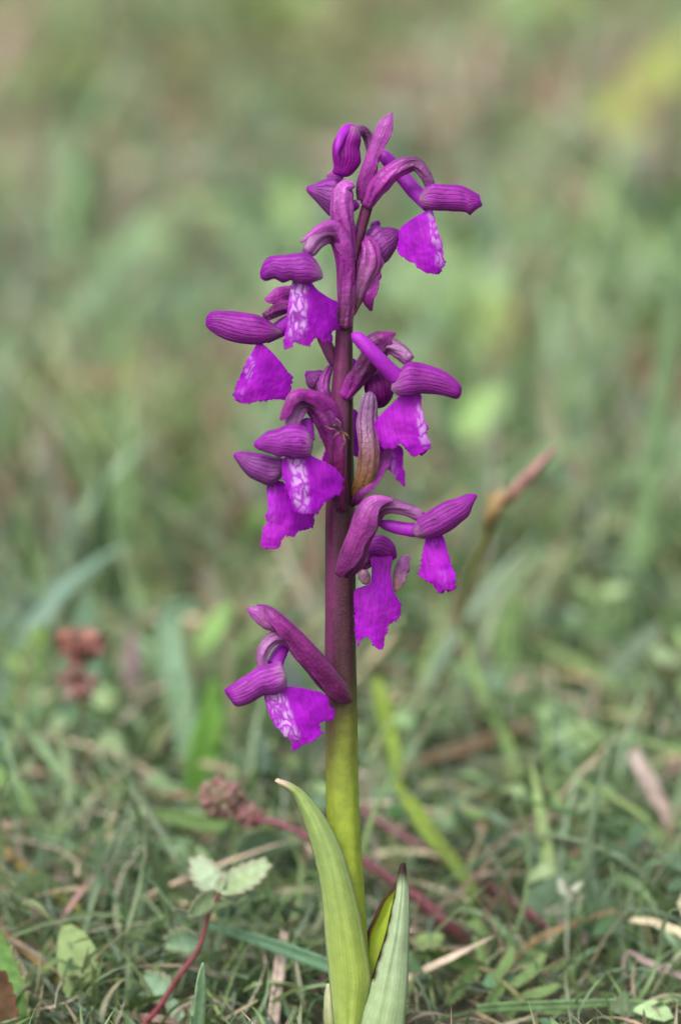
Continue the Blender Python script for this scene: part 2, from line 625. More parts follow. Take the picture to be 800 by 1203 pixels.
def grass_chunk(n, y0, y1, lm, wm, S, seed, bias=1.0, upright=False):
    x, y = spots(n, y0, y1, bias)
    fld = field(x, y, 14, seed)
    keep = RNG.random(n) < np.clip(0.72 + 0.45 * fld, 0.12, 1)
    x, y, fld = x[keep], y[keep], fld[keep]
    n = len(x)
    L = np.minimum(lm * RNG.lognormal(0, 0.32, n) * (1 + 0.35 * fld), 1.6 * lm)
    L = cap_len(x, y, L)
    W = wm * RNG.lognormal(0, 0.3, n) * (1 + 0.35 * np.clip(y, 0, 3))
    az = RNG.uniform(0, 2 * np.pi, n)
    e0 = np.radians(RNG.uniform(35, 88, n))
    e1 = np.radians(RNG.uniform(-55, 60, n))
    if upright:
        e0, e1 = np.radians(RNG.uniform(60, 89, n)), np.radians(RNG.uniform(5, 70, n))
    cb = pick(GREENS, n)
    g2 = field(x, y, 9, seed + 5)
    cb = cb * (1 + 0.22 * g2)[:, None]
    blue = np.clip(field(x, y, 6, seed + 9) * 0.5, 0, 0.5)[:, None]
    cb = cb * (1 - blue) + cb * np.array([0.95, 1.0, 1.9]) * blue
    yl = in_patch(x, y, YEL_P)
    m = RNG.random(n) < yl * (0.2 if upright else 0.6)
    cb[m] = pick(YELLOWS, m.sum())
    pk = in_patch(x, y, PINK_P)
    m = RNG.random(n) < pk * 0.45
    cb[m] = pick(PINKS, m.sum())
    m = RNG.random(n) < (0.09 + 0.07 * np.clip(y, 0, 1.5)) * (0.15 if wm > 0.0022 and y0 < 1 else 1)
    cb[m] = pick(TANS, m.sum()) * 0.8
    ct = cb * 1.08
    m = RNG.random(n) < 0.10
    ct[m] = pick(TANS, m.sum())
    return blades(x, y, np.zeros(n), L, W, az, e0, e1, cb, ct, S)


stuff('turf_grass', [
    grass_chunk(30000, -0.16, 0.32, 0.027, 0.0010, 6, 1),
    grass_chunk(4500, 0.004, 0.06, 0.013, 0.0009, 6, 19),
    grass_chunk(3600, 0.04, 0.45, 0.034, 0.0026, 7, 2),
    grass_chunk(2600, 0.07, 0.7, 0.042, 0.0034, 7, 12, upright=True),
    grass_chunk(1500, 0.12, 0.8, 0.040, 0.0055, 7, 17, upright=True),
    grass_chunk(3000, 0.6, 2.6, 0.055, 0.005, 6, 13, upright=True),
    grass_chunk(42000, 0.28, 1.25, 0.042, 0.0015, 5, 3),
    grass_chunk(46000, 1.1, 3.4, 0.050, 0.0021, 4, 4),
    grass_chunk(6000, 0.3, 3.2, 0.050, 0.0042, 5, 6),
], M_GRASS, 'dense short meadow grass of fine bent green blades', 'grass')


def leaf_chunk(n, y0, y1, lm, wr, seed, pal, zhi):
    x, y = spots(n, y0, y1)
    fld = field(x, y, 17, seed)
    keep = RNG.random(n) < np.clip(0.5 + 0.7 * fld, 0.0, 1)
    x, y = x[keep], y[keep]
    n = len(x)
    L = lm * RNG.lognormal(0, 0.35, n)
    z = RNG.uniform(0.003, zhi, n)
    z = np.where((y < 0.03) & (np.abs(x) < 0.16), np.minimum(z, 0.004), z)
    L = cap_len(x, y, L)
    c = pick(pal, n)
    yl = RNG.random(n) < in_patch(x, y, YEL_P) * 0.6
    c[yl] = pick(YELLOWS, yl.sum())
    return blades(x, y, z, L, L * wr * RNG.lognormal(0, .2, n), RNG.uniform(0, 6.28, n), np.radians(RNG.uniform(0, 70, n)),
                  np.radians(RNG.uniform(-50, 40, n)), c, c * 1.05, 5, oval=True)


HERB = grey(np.array([lin(c) for c in ('#6c8a58', '#7c9a52', '#5e7c54', '#88a468', '#50704c', '#849c68')]), .22) * np.array([1.15, 1.22, 1.15])
stuff('ground_cover_leaves', [
    leaf_chunk(7500, -0.1, 0.5, 0.008, 0.5, 21, HERB, 0.02),
    leaf_chunk(14000, 0.3, 1.5, 0.014, 0.5, 22, HERB, 0.03),
    leaf_chunk(15000, 1.2, 3.4, 0.016, 0.5, 23, HERB, 0.035),
], M_HERB, 'small oval green herb leaves mixed through the turf', 'ground cover')


def litter_chunk(n, y0, y1, lm, wm, seed):
    x, y = spots(n, y0, y1)
    pk = in_patch(x, y, PINK_P)
    fld = field(x, y, 12, seed)
    keep = RNG.random(n) < np.clip(0.42 + 0.42 * fld + 1.2 * pk, 0.05, 1)
    x, y, pk = x[keep], y[keep], pk[keep]
    n = len(x)
    L = cap_len(x, y, np.minimum(lm * RNG.lognormal(0, 0.4, n), 1.4 * lm))
    z = RNG.uniform(0.001, 0.016, n) * np.where(y < 0.04, 0.4, 1) + pk * 0.02 * RNG.random(n)
    c = pick(TANS, n)
    m = RNG.random(n) < 0.12 + pk * 0.75
    c[m] = pick(PINKS, m.sum())
    return blades(x, y, z, L, wm * RNG.lognormal(0, 0.4, n) * (1 + y.clip(0, 3) * 0.5), RNG.uniform(0, 6.28, n), np.radians(RNG.uniform(-5, 35, n)),
                  np.radians(RNG.uniform(-30, 12, n)), c, c, 4)


stuff('dry_litter', [
    litter_chunk(6500, -0.12, 0.4, 0.026, 0.0010, 31),
    litter_chunk(5200, 0.3, 1.4, 0.034, 0.0026, 32),
    litter_chunk(9000, 1.2, 3.4, 0.038, 0.0040, 33),
], M_DRY, 'scattered straw-coloured and reddish withered bits between the grass', 'dry litter')


# ------------------------------------------------------------------ shape builders for plants
def conv(z):
    x0, y0, f = z
    return lambda p: (x0 + p[0] * f, y0 + p[1] * f) + ((p[2],) if len(p) > 2 else ()) + ((p[3] * f,) if len(p) > 3 else ())


Z1, Z2, Z3, Z4, Z5, Z6, Z7 = (340, 110, .325), (220, 230, .325), (370, 360, .25), (250, 430, .25), (360, 550, .275), (240, 680, .275), (290, 890, .30)
A1, A2, A3 = (370, 430, .15), (330, 330, .15), (350, 120, .1625)
ID = (0, 0, 1)


def frames(path, n, plane=pp):
    """path of (px, py, mm behind plane, half width px) -> centres, up/toward vectors, radii"""
    Q = catmull(path, n)
    C = [plane(q[0], q[1], q[2]) for q in Q]
    R = [max(q[3], 0.3) * pxs(c) for q, c in zip(Q, C)]
    out = []
    for i, c in enumerate(C):
        tv = (C[min(n - 1, i + 1)] - C[max(0, i - 1)]).normalized()
        v = (c - CAM).normalized()
        nn = tv.cross(v)
        if nn.length < 0.05:
            nn = out[-1][1].copy() if out else Vector((0, 0, 1))
        nn.normalize()
        b = nn.cross(tv).normalized()
        if b.dot(v) > 0:
            b = -b
        out.append((c, nn, b, R[i], tv))
    # the side called "up": keep one sign along the whole path
    ref = sum(f[1].z for f in out)
    if abs(ref) < 0.25 * len(out):
        ref = -sum(f[1].x for f in out)
    if ref < 0:
        out = [(c, -nn, b, r, t) for c, nn, b, r, t in out]
    return out


def tube(name, path, mat, parent, cols, z=ID, ratio=1.0, n=26, m=22, ribs=0, amp=0.06, twist=0.0, lump=0.05, plane=pp, org=None, seed=0):
    """closed tapering tube; cols = list of (t, colour)"""
    path = [conv(z)(p) for p in path]
    fr = frames(path, n, plane)
    V, F, C, U = [], [], [], []
    for i, (c, nn, b, r, tv) in enumerate(fr):
        t = i / (n - 1)
        k = max(j for j in range(len(cols)) if cols[j][0] <= t + 1e-9)
        col = cols[-1][1] if k == len(cols) - 1 else mix(cols[k][1], cols[k + 1][1], (t - cols[k][0]) / (cols[k + 1][0] - cols[k][0]))
        for j in range(m + 1):
            a = 2 * math.pi * j / m
            q = 1 + amp * math.cos(ribs * a + twist * t) if ribs else 1
            q *= 1 + lump * noise.noise(Vector((math.cos(a) * 1.2 + seed * 7.1, math.sin(a) * 1.2, t * 5)))
            q *= 1 + 0.55 * lump * noise.noise(Vector((math.cos(a) * 3.5 + seed * 3.3, math.sin(a) * 3.5, t * 9)))
            V.append(c + nn * (r * q * math.cos(a)) + b * (r * q * ratio * math.sin(a)))
            C.append(col)
            U.append((j / m + twist * t / 6.28, t))
    s = m + 1
    for i in range(n - 1):
        for j in range(m):
            F.append((i * s + j, i * s + j + 1, (i + 1) * s + j + 1, (i + 1) * s + j))
    for i, rev in ((0, True), (n - 1, False)):
        V.append(fr[i][0] + fr[i][4] * (fr[i][3] * 0.25 * (-1 if rev else 1)))
        C.append(C[i * s])
        U.append((0, i / (n - 1)))
        e = len(V) - 1
        for j in range(m):
            F.append((i * s + j + 1, i * s + j, e) if rev else (i * s + j, i * s + j + 1, e))
    return mesh_obj(name, V, F, mat, parent, org=org, col=C, uv=U)


def sepal(name, fr, a0, a1, rf, t1, mat, parent, c0, c1, c2, ratio, seed):
    """one shell of the hood: covers the angles a0..a1 and narrows to its own tip"""
    n, m = 24, 12
    V, F, C, U = [], [], [], []
    mid = (a0 + a1) / 2
    hw = (a1 - a0) / 2
    K_ = len(fr)
    rmax = max(x[3] for x in fr)
    blunt = 0.0 if fr[0][4] is None else 0.27
    for i in range(n):
        t = i / (n - 1)
        x = t * t1 * (K_ - 1)
        k = min(K_ - 2, int(x))
        f = x - k
        c = fr[k][0].lerp(fr[k + 1][0], f)
        nn = fr[k][1].lerp(fr[k + 1][1], f)
        b = fr[k][2].lerp(fr[k + 1][2], f)
        r = fr[k][3] + (fr[k + 1][3] - fr[k][3]) * f
        if t > 0.5:
            r = max(r, blunt * rmax * (1 - 0.35 * smooth(0.9, 1, t)))
        open_ = (1 - smooth(0.7, 1.0, t) * 0.22) * (0.8 + 0.2 * smooth(0, 0.2, t))
        for j in range(m + 1):
            u = j / m * 2 - 1
            a = mid + hw * open_ * u + 0.12 * noise.noise(Vector((t * 3, seed * 3.7, u)))
            q = rf * (1 + 0.08 * noise.noise(Vector((u * 1.3 + seed * 5, t * 3.2, 0.5))) + 0.05 * noise.noise(Vector((u * 3 + seed * 9, t * 8, 2.5))) + 0.06 * noise.noise(Vector((u * 5 + seed * 2, t * 2.2, 6.5))) + 0.10 * abs(u) ** 4 * (0.6 + noise.noise(Vector((t * 4, seed, u)))) + 0.02 * math.cos(u * 9))
            q *= 1 + 0.35 * smooth(0.86, 1.0, t) * noise.noise(Vector((u * 2.2, seed * 4.1, 3.3)))
            if math.cos(a) < 0:
                q *= 1 - (0.13 if blunt else 0.0) * math.cos(a) ** 2
            V.append(c + nn * (r * q * math.cos(a)) + b * (r * q * ratio * math.sin(a)))
            e = smooth(0.7, 1.0, abs(u))
            cc = mix(mix(c0, c1, smooth(0, 0.34, t)), c2, smooth(0.75, 1, t))
            C.append(mix(cc, c2, e * 0.6))
            U.append((u * 0.5 + 0.5, t))
    s = m + 1
    for i in range(n - 1):
        for j in range(m):
            F.append((i * s + j, i * s + j + 1, (i + 1) * s + j + 1, (i + 1) * s + j))
    return mesh_obj(name, V, F, mat, parent, col=C, uv=U, solid=0.00022)


H_BASE, H_MID, H_EDGE = lin('#b888ae'), lin('#96409a'), lin('#a022b0')


def sat(c, k=1.15, v=1.0):
    g = 0.3 * c[0] + 0.5 * c[1] + 0.2 * c[2]
    return tuple(max(0.004, (g + (x - g) * k) * v) for x in c)


def traced_frames(poly, axis, z, mm, n=40):
    """centre line, half widths and frame of a hood from its outline and its axis"""
    cv = conv(z)
    Q = catmull([cv(p)[:2] for p in poly], 140, closed=True)
    a, b = np.array(cv(axis[0])[:2]), np.array(cv(axis[1])[:2])
    d = (b - a) / np.linalg.norm(b - a)
    e = np.array([d[1], -d[0]])
    if e[1] > 0:
        e = -e                                            # e points up in the picture
    S, T_ = (Q - a) @ d, (Q - a) @ e
    s0, s1 = S.min() + 0.4, S.max() - 0.4
    out = []
    for i in range(n):
        s = s0 + (s1 - s0) * (0.5 - 0.5 * math.cos(math.pi * i / (n - 1)))
        hit = []
        for k in range(len(Q)):
            p, q = S[k - 1], S[k]
            if (p - s) * (q - s) <= 0 and p != q:
                hit.append(T_[k - 1] + (T_[k] - T_[k - 1]) * (s - p) / (q - p))
        lo, hi = (min(hit), max(hit)) if hit else (0, 0.5)
        c2 = a + d * s + e * ((lo + hi) / 2)
        c = pp(c2[0], c2[1], mm)
        nn = (pp(c2[0] + e[0] * 4, c2[1] + e[1] * 4, mm) - c).normalized()
        v = (CAM - c).normalized()
        bb = (v - nn * v.dot(nn)).normalized()
        out.append((c, nn, bb, max(0.4, (hi - lo) / 2) * pxs(c), None))
    return out


def hood(path, z, parent, ratio=0.85, seed=0, base=None, mid=None, edge=None, axis=None, mm=0):
    if axis:
        fr = traced_frames(path, axis, z, mm)
    else:
        fr = frames([conv(z)(p) for p in path], 30)
    b_, m_, e_ = sat(base or H_BASE, 1.1), sat(mid or H_MID), sat(edge or H_EDGE, 1.1, 0.95)
    D = math.radians
    # pale inner petals close the throat, then the three overlapping sepals
    sepal('petal', fr, D(-100), D(100), 0.86, 0.93, M_SEPAL, parent, b_, m_, e_, ratio, seed + .7)
    sepal('petal', fr, D(80), D(280), 0.84, 0.92, M_SEPAL, parent, b_, m_, e_, ratio, seed + .8)
    sepal('sepal', fr, D(182), D(330), 0.98, 0.98, M_SEPAL, parent, b_, m_, e_, ratio, seed + .1)
    sepal('sepal', fr, D(-72), D(66), 0.90, 0.99, M_SEPAL, parent, mix(b_, m_, .6), mix(m_, e_, .3), e_, ratio, seed + .3)
    sepal('sepal', fr, D(38), D(190), 1.0, 0.97, M_SEPAL, parent, b_, m_, e_, ratio, seed)


def lip(poly, mid, z, parent, mm, pale=1.0, band=12.0, fold=0.006, tilt=0.0, both=True, seed=0, jag=1.0, off=0.0, teeth_from=0.3, mat=None, far=0.5):
    """the hanging lip: traced outline with a torn edge, folded back along its mid line, its far half behind"""
    cv = conv(z)
    poly = [cv(p)[:2] for p in poly]
    (mx0, my0), (mx1, my1) = [cv(p)[:2] for p in mid]
    ml = math.hypot(mx1 - mx0, my1 - my0)
    dx, dy = (mx1 - mx0) / ml, (my1 - my0) / ml
    per = sum(math.dist(poly[i], poly[i - 1]) for i in range(len(poly)))
    n = int(per / 1.3)
    Q = catmull(poly, n, closed=True)
    # orientation for outward normals
    area = sum(Q[i - 1][0] * Q[i][1] - Q[i][0] * Q[i - 1][1] for i in range(n))
    sg = 1 if area > 0 else -1
    out = []
    rs = random.Random(int(seed * 100) + 5)
    ph = rs.random() * 9
    for i in range(n):
        tx, ty = Q[(i + 1) % n] - Q[i - 1]
        l = math.hypot(tx, ty) + 1e-9
        s = (Q[i][0] - mx0) * dx + (Q[i][1] - my0) * dy
        wgt = smooth(teeth_from - .12, teeth_from + .2, s / ml) * jag
        d = 2.4 * noise.noise(Vector((i * 0.17 + ph * 3, seed, 0))) + 5.5 * (abs(noise.noise(Vector((i * 0.36, seed + 3, 0)))) - 0.2)
        out.append((Q[i][0] + sg * ty / l * d * wgt, Q[i][1] - sg * tx / l * d * wgt))
    vin = [Vector(p) for p in out]
    xs = [p[0] for p in out]
    ys = [p[1] for p in out]
    st = 2.0
    gy = min(ys)
    row = 0
    while gy < max(ys):
        gx = min(xs) + (st / 2 if row % 2 else 0)
        while gx < max(xs):
            vin.append(Vector((gx + rs.uniform(-.3, .3), gy + rs.uniform(-.3, .3))))
            gx += st
        gy += st * 0.87
        row += 1
    edges = [(i, (i + 1) % n) for i in range(n)]
    v2, _, f2, *_ = delaunay_2d_cdt(vin, edges, [list(range(n))], 1, 1e-5)
    used = sorted({i for f in f2 for i in f})
    idx = {k: i for i, k in enumerate(used)}
    V, C, U, P = [], [], [], []
    lobes = [(0, 1)] + ([(1, far)] if both else [])
    F = []
    for lobe, sq in lobes:
        base = len(V)
        for k in used:
            x, y = v2[k]
            s = (x - mx0) * dx + (y - my0) * dy
            d = -(x - mx0) * dy + (y - my0) * dx
            nz = noise.noise(Vector((x * .045 + seed * 11, y * .045, 1.3)))
            nz2 = noise.noise(Vector((x * .15 + seed * 5, y * .15, 4.3)))
            dep = 1.7 * fold * d * d + tilt * d + (4.6 * nz + 0.9 * nz2) * smooth(0.05, 0.7, s / ml) - 5 * math.sin(min(1, max(0, s / ml)) * math.pi)
            if lobe:
                q = abs(d)
                x = mx0 + dx * s - dy * d * sq
                y = my0 + dy * s + dx * d * sq
                dep = dep + q * 0.85 + 3
            V.append(pp(x, y, mm + off + dep * 0.15))
            U.append((d / 100 + 0.5 + seed * 0.37, s / 100 + seed * 0.71))
            pb = 1 - smooth(band * 0.55, band * 1.25, abs(d + 2.5 * nz2))
            msk = 1 if pale > 0.9 else smooth(-0.35, 0.25, noise.noise(Vector((x * .06 + seed * 3, y * .05, 7.7))) + 0.12)
            P.append(min(1, pale) * pb * msk * smooth(-0.1, 0.06, s / ml) * (1 - smooth(0.72, 1.02, s / ml + 0.15 * nz)))
        for f in f2:
            ff = [idx[i] + base for i in f]
            F.append(ff if not lobe else ff[::-1])
    return mesh_obj('lip', V, F, mat or M_LIP, parent, uv=U, pale=P, solid=0.00022)


# ------------------------------------------------------------------ the orchid
ORCH = thing('orchid', (0.0015, -0.0095, -0.001), 'purple wild orchid in flower on a dark upright stem with pale green leaves', 'orchid')

# stem
PUR, BRO, GRN, LGRN = lin('#601a4c'), lin('#32161a'), lin('#76862a'), lin('#98a830')


def build_stem():
    path = [(414, 1236, 0, 21), (413, 1150, 0, 20.5), (411, 1100, 0, 20), (405, 1000, 0, 19.5), (402, 930, 0, 19), (401, 850, 0, 18.6), (400, 760, 0, 18),
            (400, 680, 0, 17.5), (400, 600, 0, 17), (401, 540, 0, 14.5), (402, 470, 0, 13), (404, 410, 0, 10.5), (406, 360, 0, 9.5),
            (411, 315, 0, 8), (419, 285, 0, 7), (427, 258, 0, 6.6), (432, 240, 0, 6.6), (432, 230, 0, 5), (432, 226, 0, 2)]
    n, m = 110, 40
    fr = frames(path, n)
    Q = catmull(path, n)
    V, F, C, U = [], [], [], []
    for i, (c, nn, b, r, tv) in enumerate(fr):
        y = Q[i][1]
        for j in range(m + 1):
            a = 2 * math.pi * j / m
            # bluntly angled stem: six soft ribs
            q = 1 + 0.045 * math.cos(5 * a + 0.4 + 0.0015 * y) + 0.015 * noise.noise(Vector((a, y * .02, 0)))
            V.append(c + nn * (r * q * math.cos(a)) + b * (r * q * math.sin(a)))
            nz = noise.noise(Vector((math.cos(a) * 1.1, math.sin(a) * 1.1, y * 0.012)))
            rib = 0.5 + 0.5 * math.cos(5 * a + 2.2)
            side = 0.5 + 0.5 * math.cos(a + 0.2)           # the side with more purple pigment
            up = mix(BRO, PUR, min(1, max(0, smooth(.18, .72, side + 0.14 * nz + 0.0009 * (600 - y)) * .95)))
            up = mix(up, lin('#4c4420'), 0.35 * smooth(740, 850, y) * (1 - smooth(.4, .6, side)))
            up = mix(up, lin('#6c2c58'), 0.35 * rib * side)
            low = mix(GRN, LGRN, min(1, max(0, 0.55 + .4 * nz - .35 * (1 - side))))
            g = smooth(800, 955, y + 34 * nz - 26 * (side - .5))
            C.append(mix(up, low, g))
            U.append((j / m, y / 200))
    s = m + 1
    for i in range(n - 1):
        for j in range(m):
            F.append((i * s + j, i * s + j + 1, (i + 1) * s + j + 1, (i + 1) * s + j))
    mesh_obj('stem', V, F, M_STEM, ORCH, col=C, uv=U)


build_stem()

B_P, B_D, B_L, B_G = lin('#9a3b95'), lin('#6d2a62'), lin('#b05cae'), lin('#84663e')
O_P, O_D, O_L = lin('#8a3c84'), lin('#5c2856'), lin('#8e5c8c')
SP = lin('#9c22ae')


def flower(path, z, cols, ratio=0.9, seed=0, ribs=6, twist=2.5):
    return tube('flower', path, M_OVARY, ORCH, [(a, sat(c, 1.15, .84)) for a, c in cols], z, ratio, ribs=ribs, amp=0.10, twist=twist, lump=0.17, seed=seed, n=34, m=30)


def bract(path, z, cols, ratio=0.4, seed=0):
    """leaf-like bract folded along a keel on its upper side, its two wavy free edges below"""
    n, m = 40, 20
    fr = frames([conv(z)(p) for p in path], n)
    V, F, C, U = [], [], [], []
    for i, (c, nn, b, r, tv) in enumerate(fr):
        t = i / (n - 1)
        k = max(q for q in range(len(cols)) if cols[q][0] <= t + 1e-9)
        col = cols[-1][1] if k == len(cols) - 1 else mix(cols[k][1], cols[k + 1][1], (t - cols[k][0]) / (cols[k + 1][0] - cols[k][0]))
        for j in range(m + 1):
            u = j / m * 2 - 1
            w_ = abs(u)
            sg = 1 if u >= 0 else -1
            nz = noise.noise(Vector((t * 5 + seed * 3.1, u * 1.5, seed)))
            nz += 0.6 * noise.noise(Vector((t * 9 + seed * 2.1, u * 4, seed + 4)))
            nz2 = noise.noise(Vector((t * 8 + seed * 5.3, sg, 2.2))) * 1.6
            a = r * (1 - 2 * w_ ** 1.15 * (1 + 0.16 * nz2 * w_))
            d = r * ratio * (1.5 * math.sin(math.pi * min(1, w_ ** 0.75 * 0.86)) + 0.25 * nz + 0.35 * w_ ** 6)
            V.append(c + nn * a + b * (sg * d))
            e = smooth(0.86, 1.0, w_)
            kl = 1 - smooth(0.0, 0.14, w_)
            C.append(mix(mix(sat(col, 1.12, 0.74 + 0.3 * nz), B_L, 0.30 * e), B_P, 0.30 * kl))
            U.append((j / m, t))
    q = m + 1
    for i in range(n - 1):
        for j in range(m):
            F.append((i * q + j, i * q + j + 1, (i + 1) * q + j + 1, (i + 1) * q + j))
    return mesh_obj('bract', V, F, M_BRACT, ORCH, col=C, uv=U, solid=0.00028)


def spur(path, z, parent, seed=0, c=None):
    return tube('spur', path, M_SPUR, parent, [(0, c or SP), (1, c or SP)], z, 0.9, lump=0.06, seed=seed)


# 1 drooping bud at the top
f = flower([(300, 340, 3, 14), (300, 230, 3, 18), (287, 165, 3, 19), (264, 134, 2, 18), (240, 146, 1, 16)], Z1, [(0, O_P), (.5, O_L), (1, O_D)], seed=1)
hood([(240,122), (215,120), (180,140), (160,170), (155,210), (160,260), (155,282), (185,298), (215,295), (240,270), (254,240), (250,200), (255,165), (250,140)], Z1, f, 0.9, 1.2,
     mid=lin('#8c2c8c'), axis=[(232,122),(186,298)], mm=-1)
spur([(236, 134, 0, 20), (212, 128, -1, 20), (190, 150, -3, 17), (176, 190, -4, 12), (172, 220, -4, 4)], Z1, f, 1)
# upright bract at the very tip
bract([(262, 385, -1, 16), (268, 330, -1.5, 24), (292, 260, -2, 24), (320, 185, -2, 27), (344, 122, -2, 26), (360, 92, -2, 16), (371, 70, -2, 2)], Z1,
      [(0, O_D), (.25, B_P), (1, B_L)], 0.5, 2)
# 2 top right
f = flower([(276, 405, -1, 22), (310, 345, -2, 32), (360, 295, -3, 33), (410, 262, -3, 30), (455, 256, -3, 25), (488, 288, -3, 21), (510, 335, -2, 18)], Z1,
           [(0, O_P), (.45, B_P), (.7, O_D), (1, O_L)], seed=2)
hood([(470,385), (482,350), (512,322), (560,325), (610,328), (640,340), (668,355), (690,372), (682,385), (696,402), (680,412), (660,428), (648,440), (640,424), (600,422), (550,420), (500,415)], Z1, f, 0.85, 2, axis=[(470,380),(695,388)], mm=-3)
spur([(505, 405, 0, 26), (450, 350, 2, 28), (395, 285, 4, 27), (345, 228, 4, 24), (325, 210, 4, 9)], Z1, f, 2)
lip([(512, 415), (478, 432), (430, 462), (400, 490), (394, 530), (397, 580), (440, 610), (475, 640), (500, 652), (545, 646), (559, 595), (548, 530), (530, 470), (518, 425)],
    [(514, 425), (548, 650)], Z1, f, -2, 0.75, 6, 0.004, seed=2.1)
# 3 seen from behind, upper left
f = flower([(228, 660, 1, 16), (212, 580, -1, 28), (196, 500, -2, 38), (188, 420, -3, 37), (192, 362, -3, 35), (204, 336, -3, 26), (230, 335, -3, 12), (236, 338, -3, 3)], Z1,
           [(0, O_L), (.4, O_P), (1, B_L)], seed=3, twist=1.0)
hood([(62,342), (90,325), (130,305), (165,296), (205,315), (225,345), (225,390), (160,432), (140,428), (105,395), (78,368)], Z1, f, 0.8, 3, mid=lin('#8a4a90'), axis=[(225,358),(62,345)], mm=2)
spur([(195, 402, 3, 18), (235, 404, 3, 21), (252, 405, 3, 8)], Z1, f, 3)
bract([(150, 310, 5, 20), (170, 298, 4, 15), (195, 305, 4, 8)], Z1, [(0, B_P), (1, B_P)], .5, 31)
# 4 white-marked lip on the left
f = flower([(566, 480, -2, 24), (571, 400, -2, 27), (572, 310, -2, 30), (568, 220, -3, 33), (545, 155, -4, 32), (505, 138, -5, 34), (465, 160, -7, 32), (438, 205, -8, 26)], Z2,
           [(0, lin('#5a2348')), (.35, O_P), (.6, B_P), (.75, O_D), (1, O_L)], seed=4)
hood([(490,292), (475,250), (450,215), (420,200), (380,208), (330,212), (300,218), (280,235), (268,265), (265,292), (282,302), (320,296), (345,310), (375,302), (400,312), (440,312), (470,305)], Z2, f, 0.85, 4,
     mid=lin('#94409c'), axis=[(490,265),(265,275)], mm=-9.5)
lip([(390, 298), (440, 308), (470, 340), (510, 368), (545, 390), (540, 430), (546, 480), (520, 490), (526, 520), (490, 532), (462, 514), (442, 542), (392, 530), (374, 552), (352, 546), (360, 430), (374, 340)],
    [(402, 310), (398, 535)], Z2, f, -8, 1.15, 10.5, 0.008, both=False, seed=4)
bract([(596, 320, -2, 8), (575, 200, -4, 24), (535, 118, -5, 24), (480, 120, -7, 16), (412, 168, -8, 3)], Z2, [(0, B_P), (1, B_L)], .5, 4)
spur([(475, 470, 1, 18), (490, 510, 2, 22), (516, 565, 2, 24), (536, 606, 2, 20), (540, 616, 2, 8)], Z2, f, 41, lin('#7a3468'))
# 5 seen from behind, upper right
f = flower([(228, 800, 2, 8), (242, 740, 1, 24), (268, 660, 0, 36), (288, 600, 0, 38), (284, 550, 0, 32), (262, 518, 1, 8)], Z1, [(0, B_G), (.3, lin('#946088')), (1, B_P)], seed=5, twist=.6)
hood([(270,545), (275,500), (295,480), (312,472), (330,482), (355,482), (385,490), (396,500), (392,540), (370,580), (335,612), (322,622), (300,590)], Z1, f, 0.8, 5, mid=lin('#96509a'), axis=[(282,575),(395,500)], mm=3)
bract([(296, 782, 2, 5), (286, 740, 1, 20), (302, 660, 1, 27), (318, 590, 1, 18), (318, 560, 2, 5)], Z1, [(0, B_P), (1, B_P)], .5, 51)
bract([(300, 492, 5, 8), (310, 478, 5, 15), (325, 465, 5, 6)], Z1, [(0, SP), (1, SP)], .6, 52)
# 6 far left
f = flower([(560, 440, 3, 16), (470, 420, 4, 18), (400, 402, 4, 22), (350, 405, 3, 25), (310, 420, 1, 22), (282, 438, 0, 17)], Z2, [(0, O_D), (.6, O_P), (1, O_D)], seed=6)
hood([(68,455), (82,425), (110,415), (160,416), (210,422), (255,428), (290,445), (318,468), (342,492), (320,508), (280,530), (220,532), (160,520), (110,500), (76,478)], Z2, f, 0.85, 6, axis=[(342,490),(68,452)], mm=-1)
spur([(285, 515, 0, 20), (320, 492, 2, 28), (365, 462, 3, 30), (420, 440, 4, 18)], Z2, f, 6)
lip([(258, 532), (285, 545), (315, 575), (345, 610), (365, 640), (381, 660), (362, 730), (330, 738), (300, 735), (260, 742), (215, 751), (174, 736), (174, 690), (200, 630), (232, 570)],
    [(256, 535), (186, 735)], Z2, f, -1, 0.55, 5, 0.004, seed=6.3)
bract([(430, 330, 7, 16), (380, 352, 6, 28), (335, 362, 4, 30), (300, 374, 3, 16), (284, 372, 3, 4)], Z2, [(0, O_D), (.6, B_P), (1, B_P)], .45, 6)
# 7 right, with the long upward spur
f = flower([(140, 425, -2, 26), (190, 350, -3, 42), (240, 280, -4, 46), (290, 215, -5, 48), (340, 185, -5, 44), (395, 208, -6, 36), (440, 255, -7, 30)], Z3,
           [(0, B_P), (.3, O_D), (.6, lin('#5a2a4a')), (1, O_L)], seed=7)
hood([(360,372), (375,330), (408,290), (440,258), (480,262), (540,278), (600,300), (640,325), (672,355), (686,385), (684,410), (668,428), (620,418), (560,405), (500,402), (440,415), (390,410), (362,392)], Z3, f, 0.85, 7, axis=[(360,350),(685,385)], mm=-8)
spur([(410, 355, -8, 40), (350, 300, -9, 38), (280, 228, -10, 36), (215, 160, -10, 33), (188, 138, -10, 24), (174, 126, -10, 8)], Z3, f, 7)
lip([(412, 412), (370, 450), (300, 520), (276, 565), (276, 600), (310, 665), (355, 668), (400, 648), (425, 660), (460, 706), (500, 690), (537, 665), (530, 600), (515, 530), (500, 470), (494, 412)],
    [(485, 420), (528, 665)], Z3, f, -6, 0.7, 7, 0.004, seed=7.2)
bract([(225, 215, -4, 8), (262, 175, -6, 34), (310, 160, -6, 44), (350, 140, -6, 24), (377, 128, -6, 4)], Z3, [(0, O_D), (1, lin('#85307c'))], .4, 7)
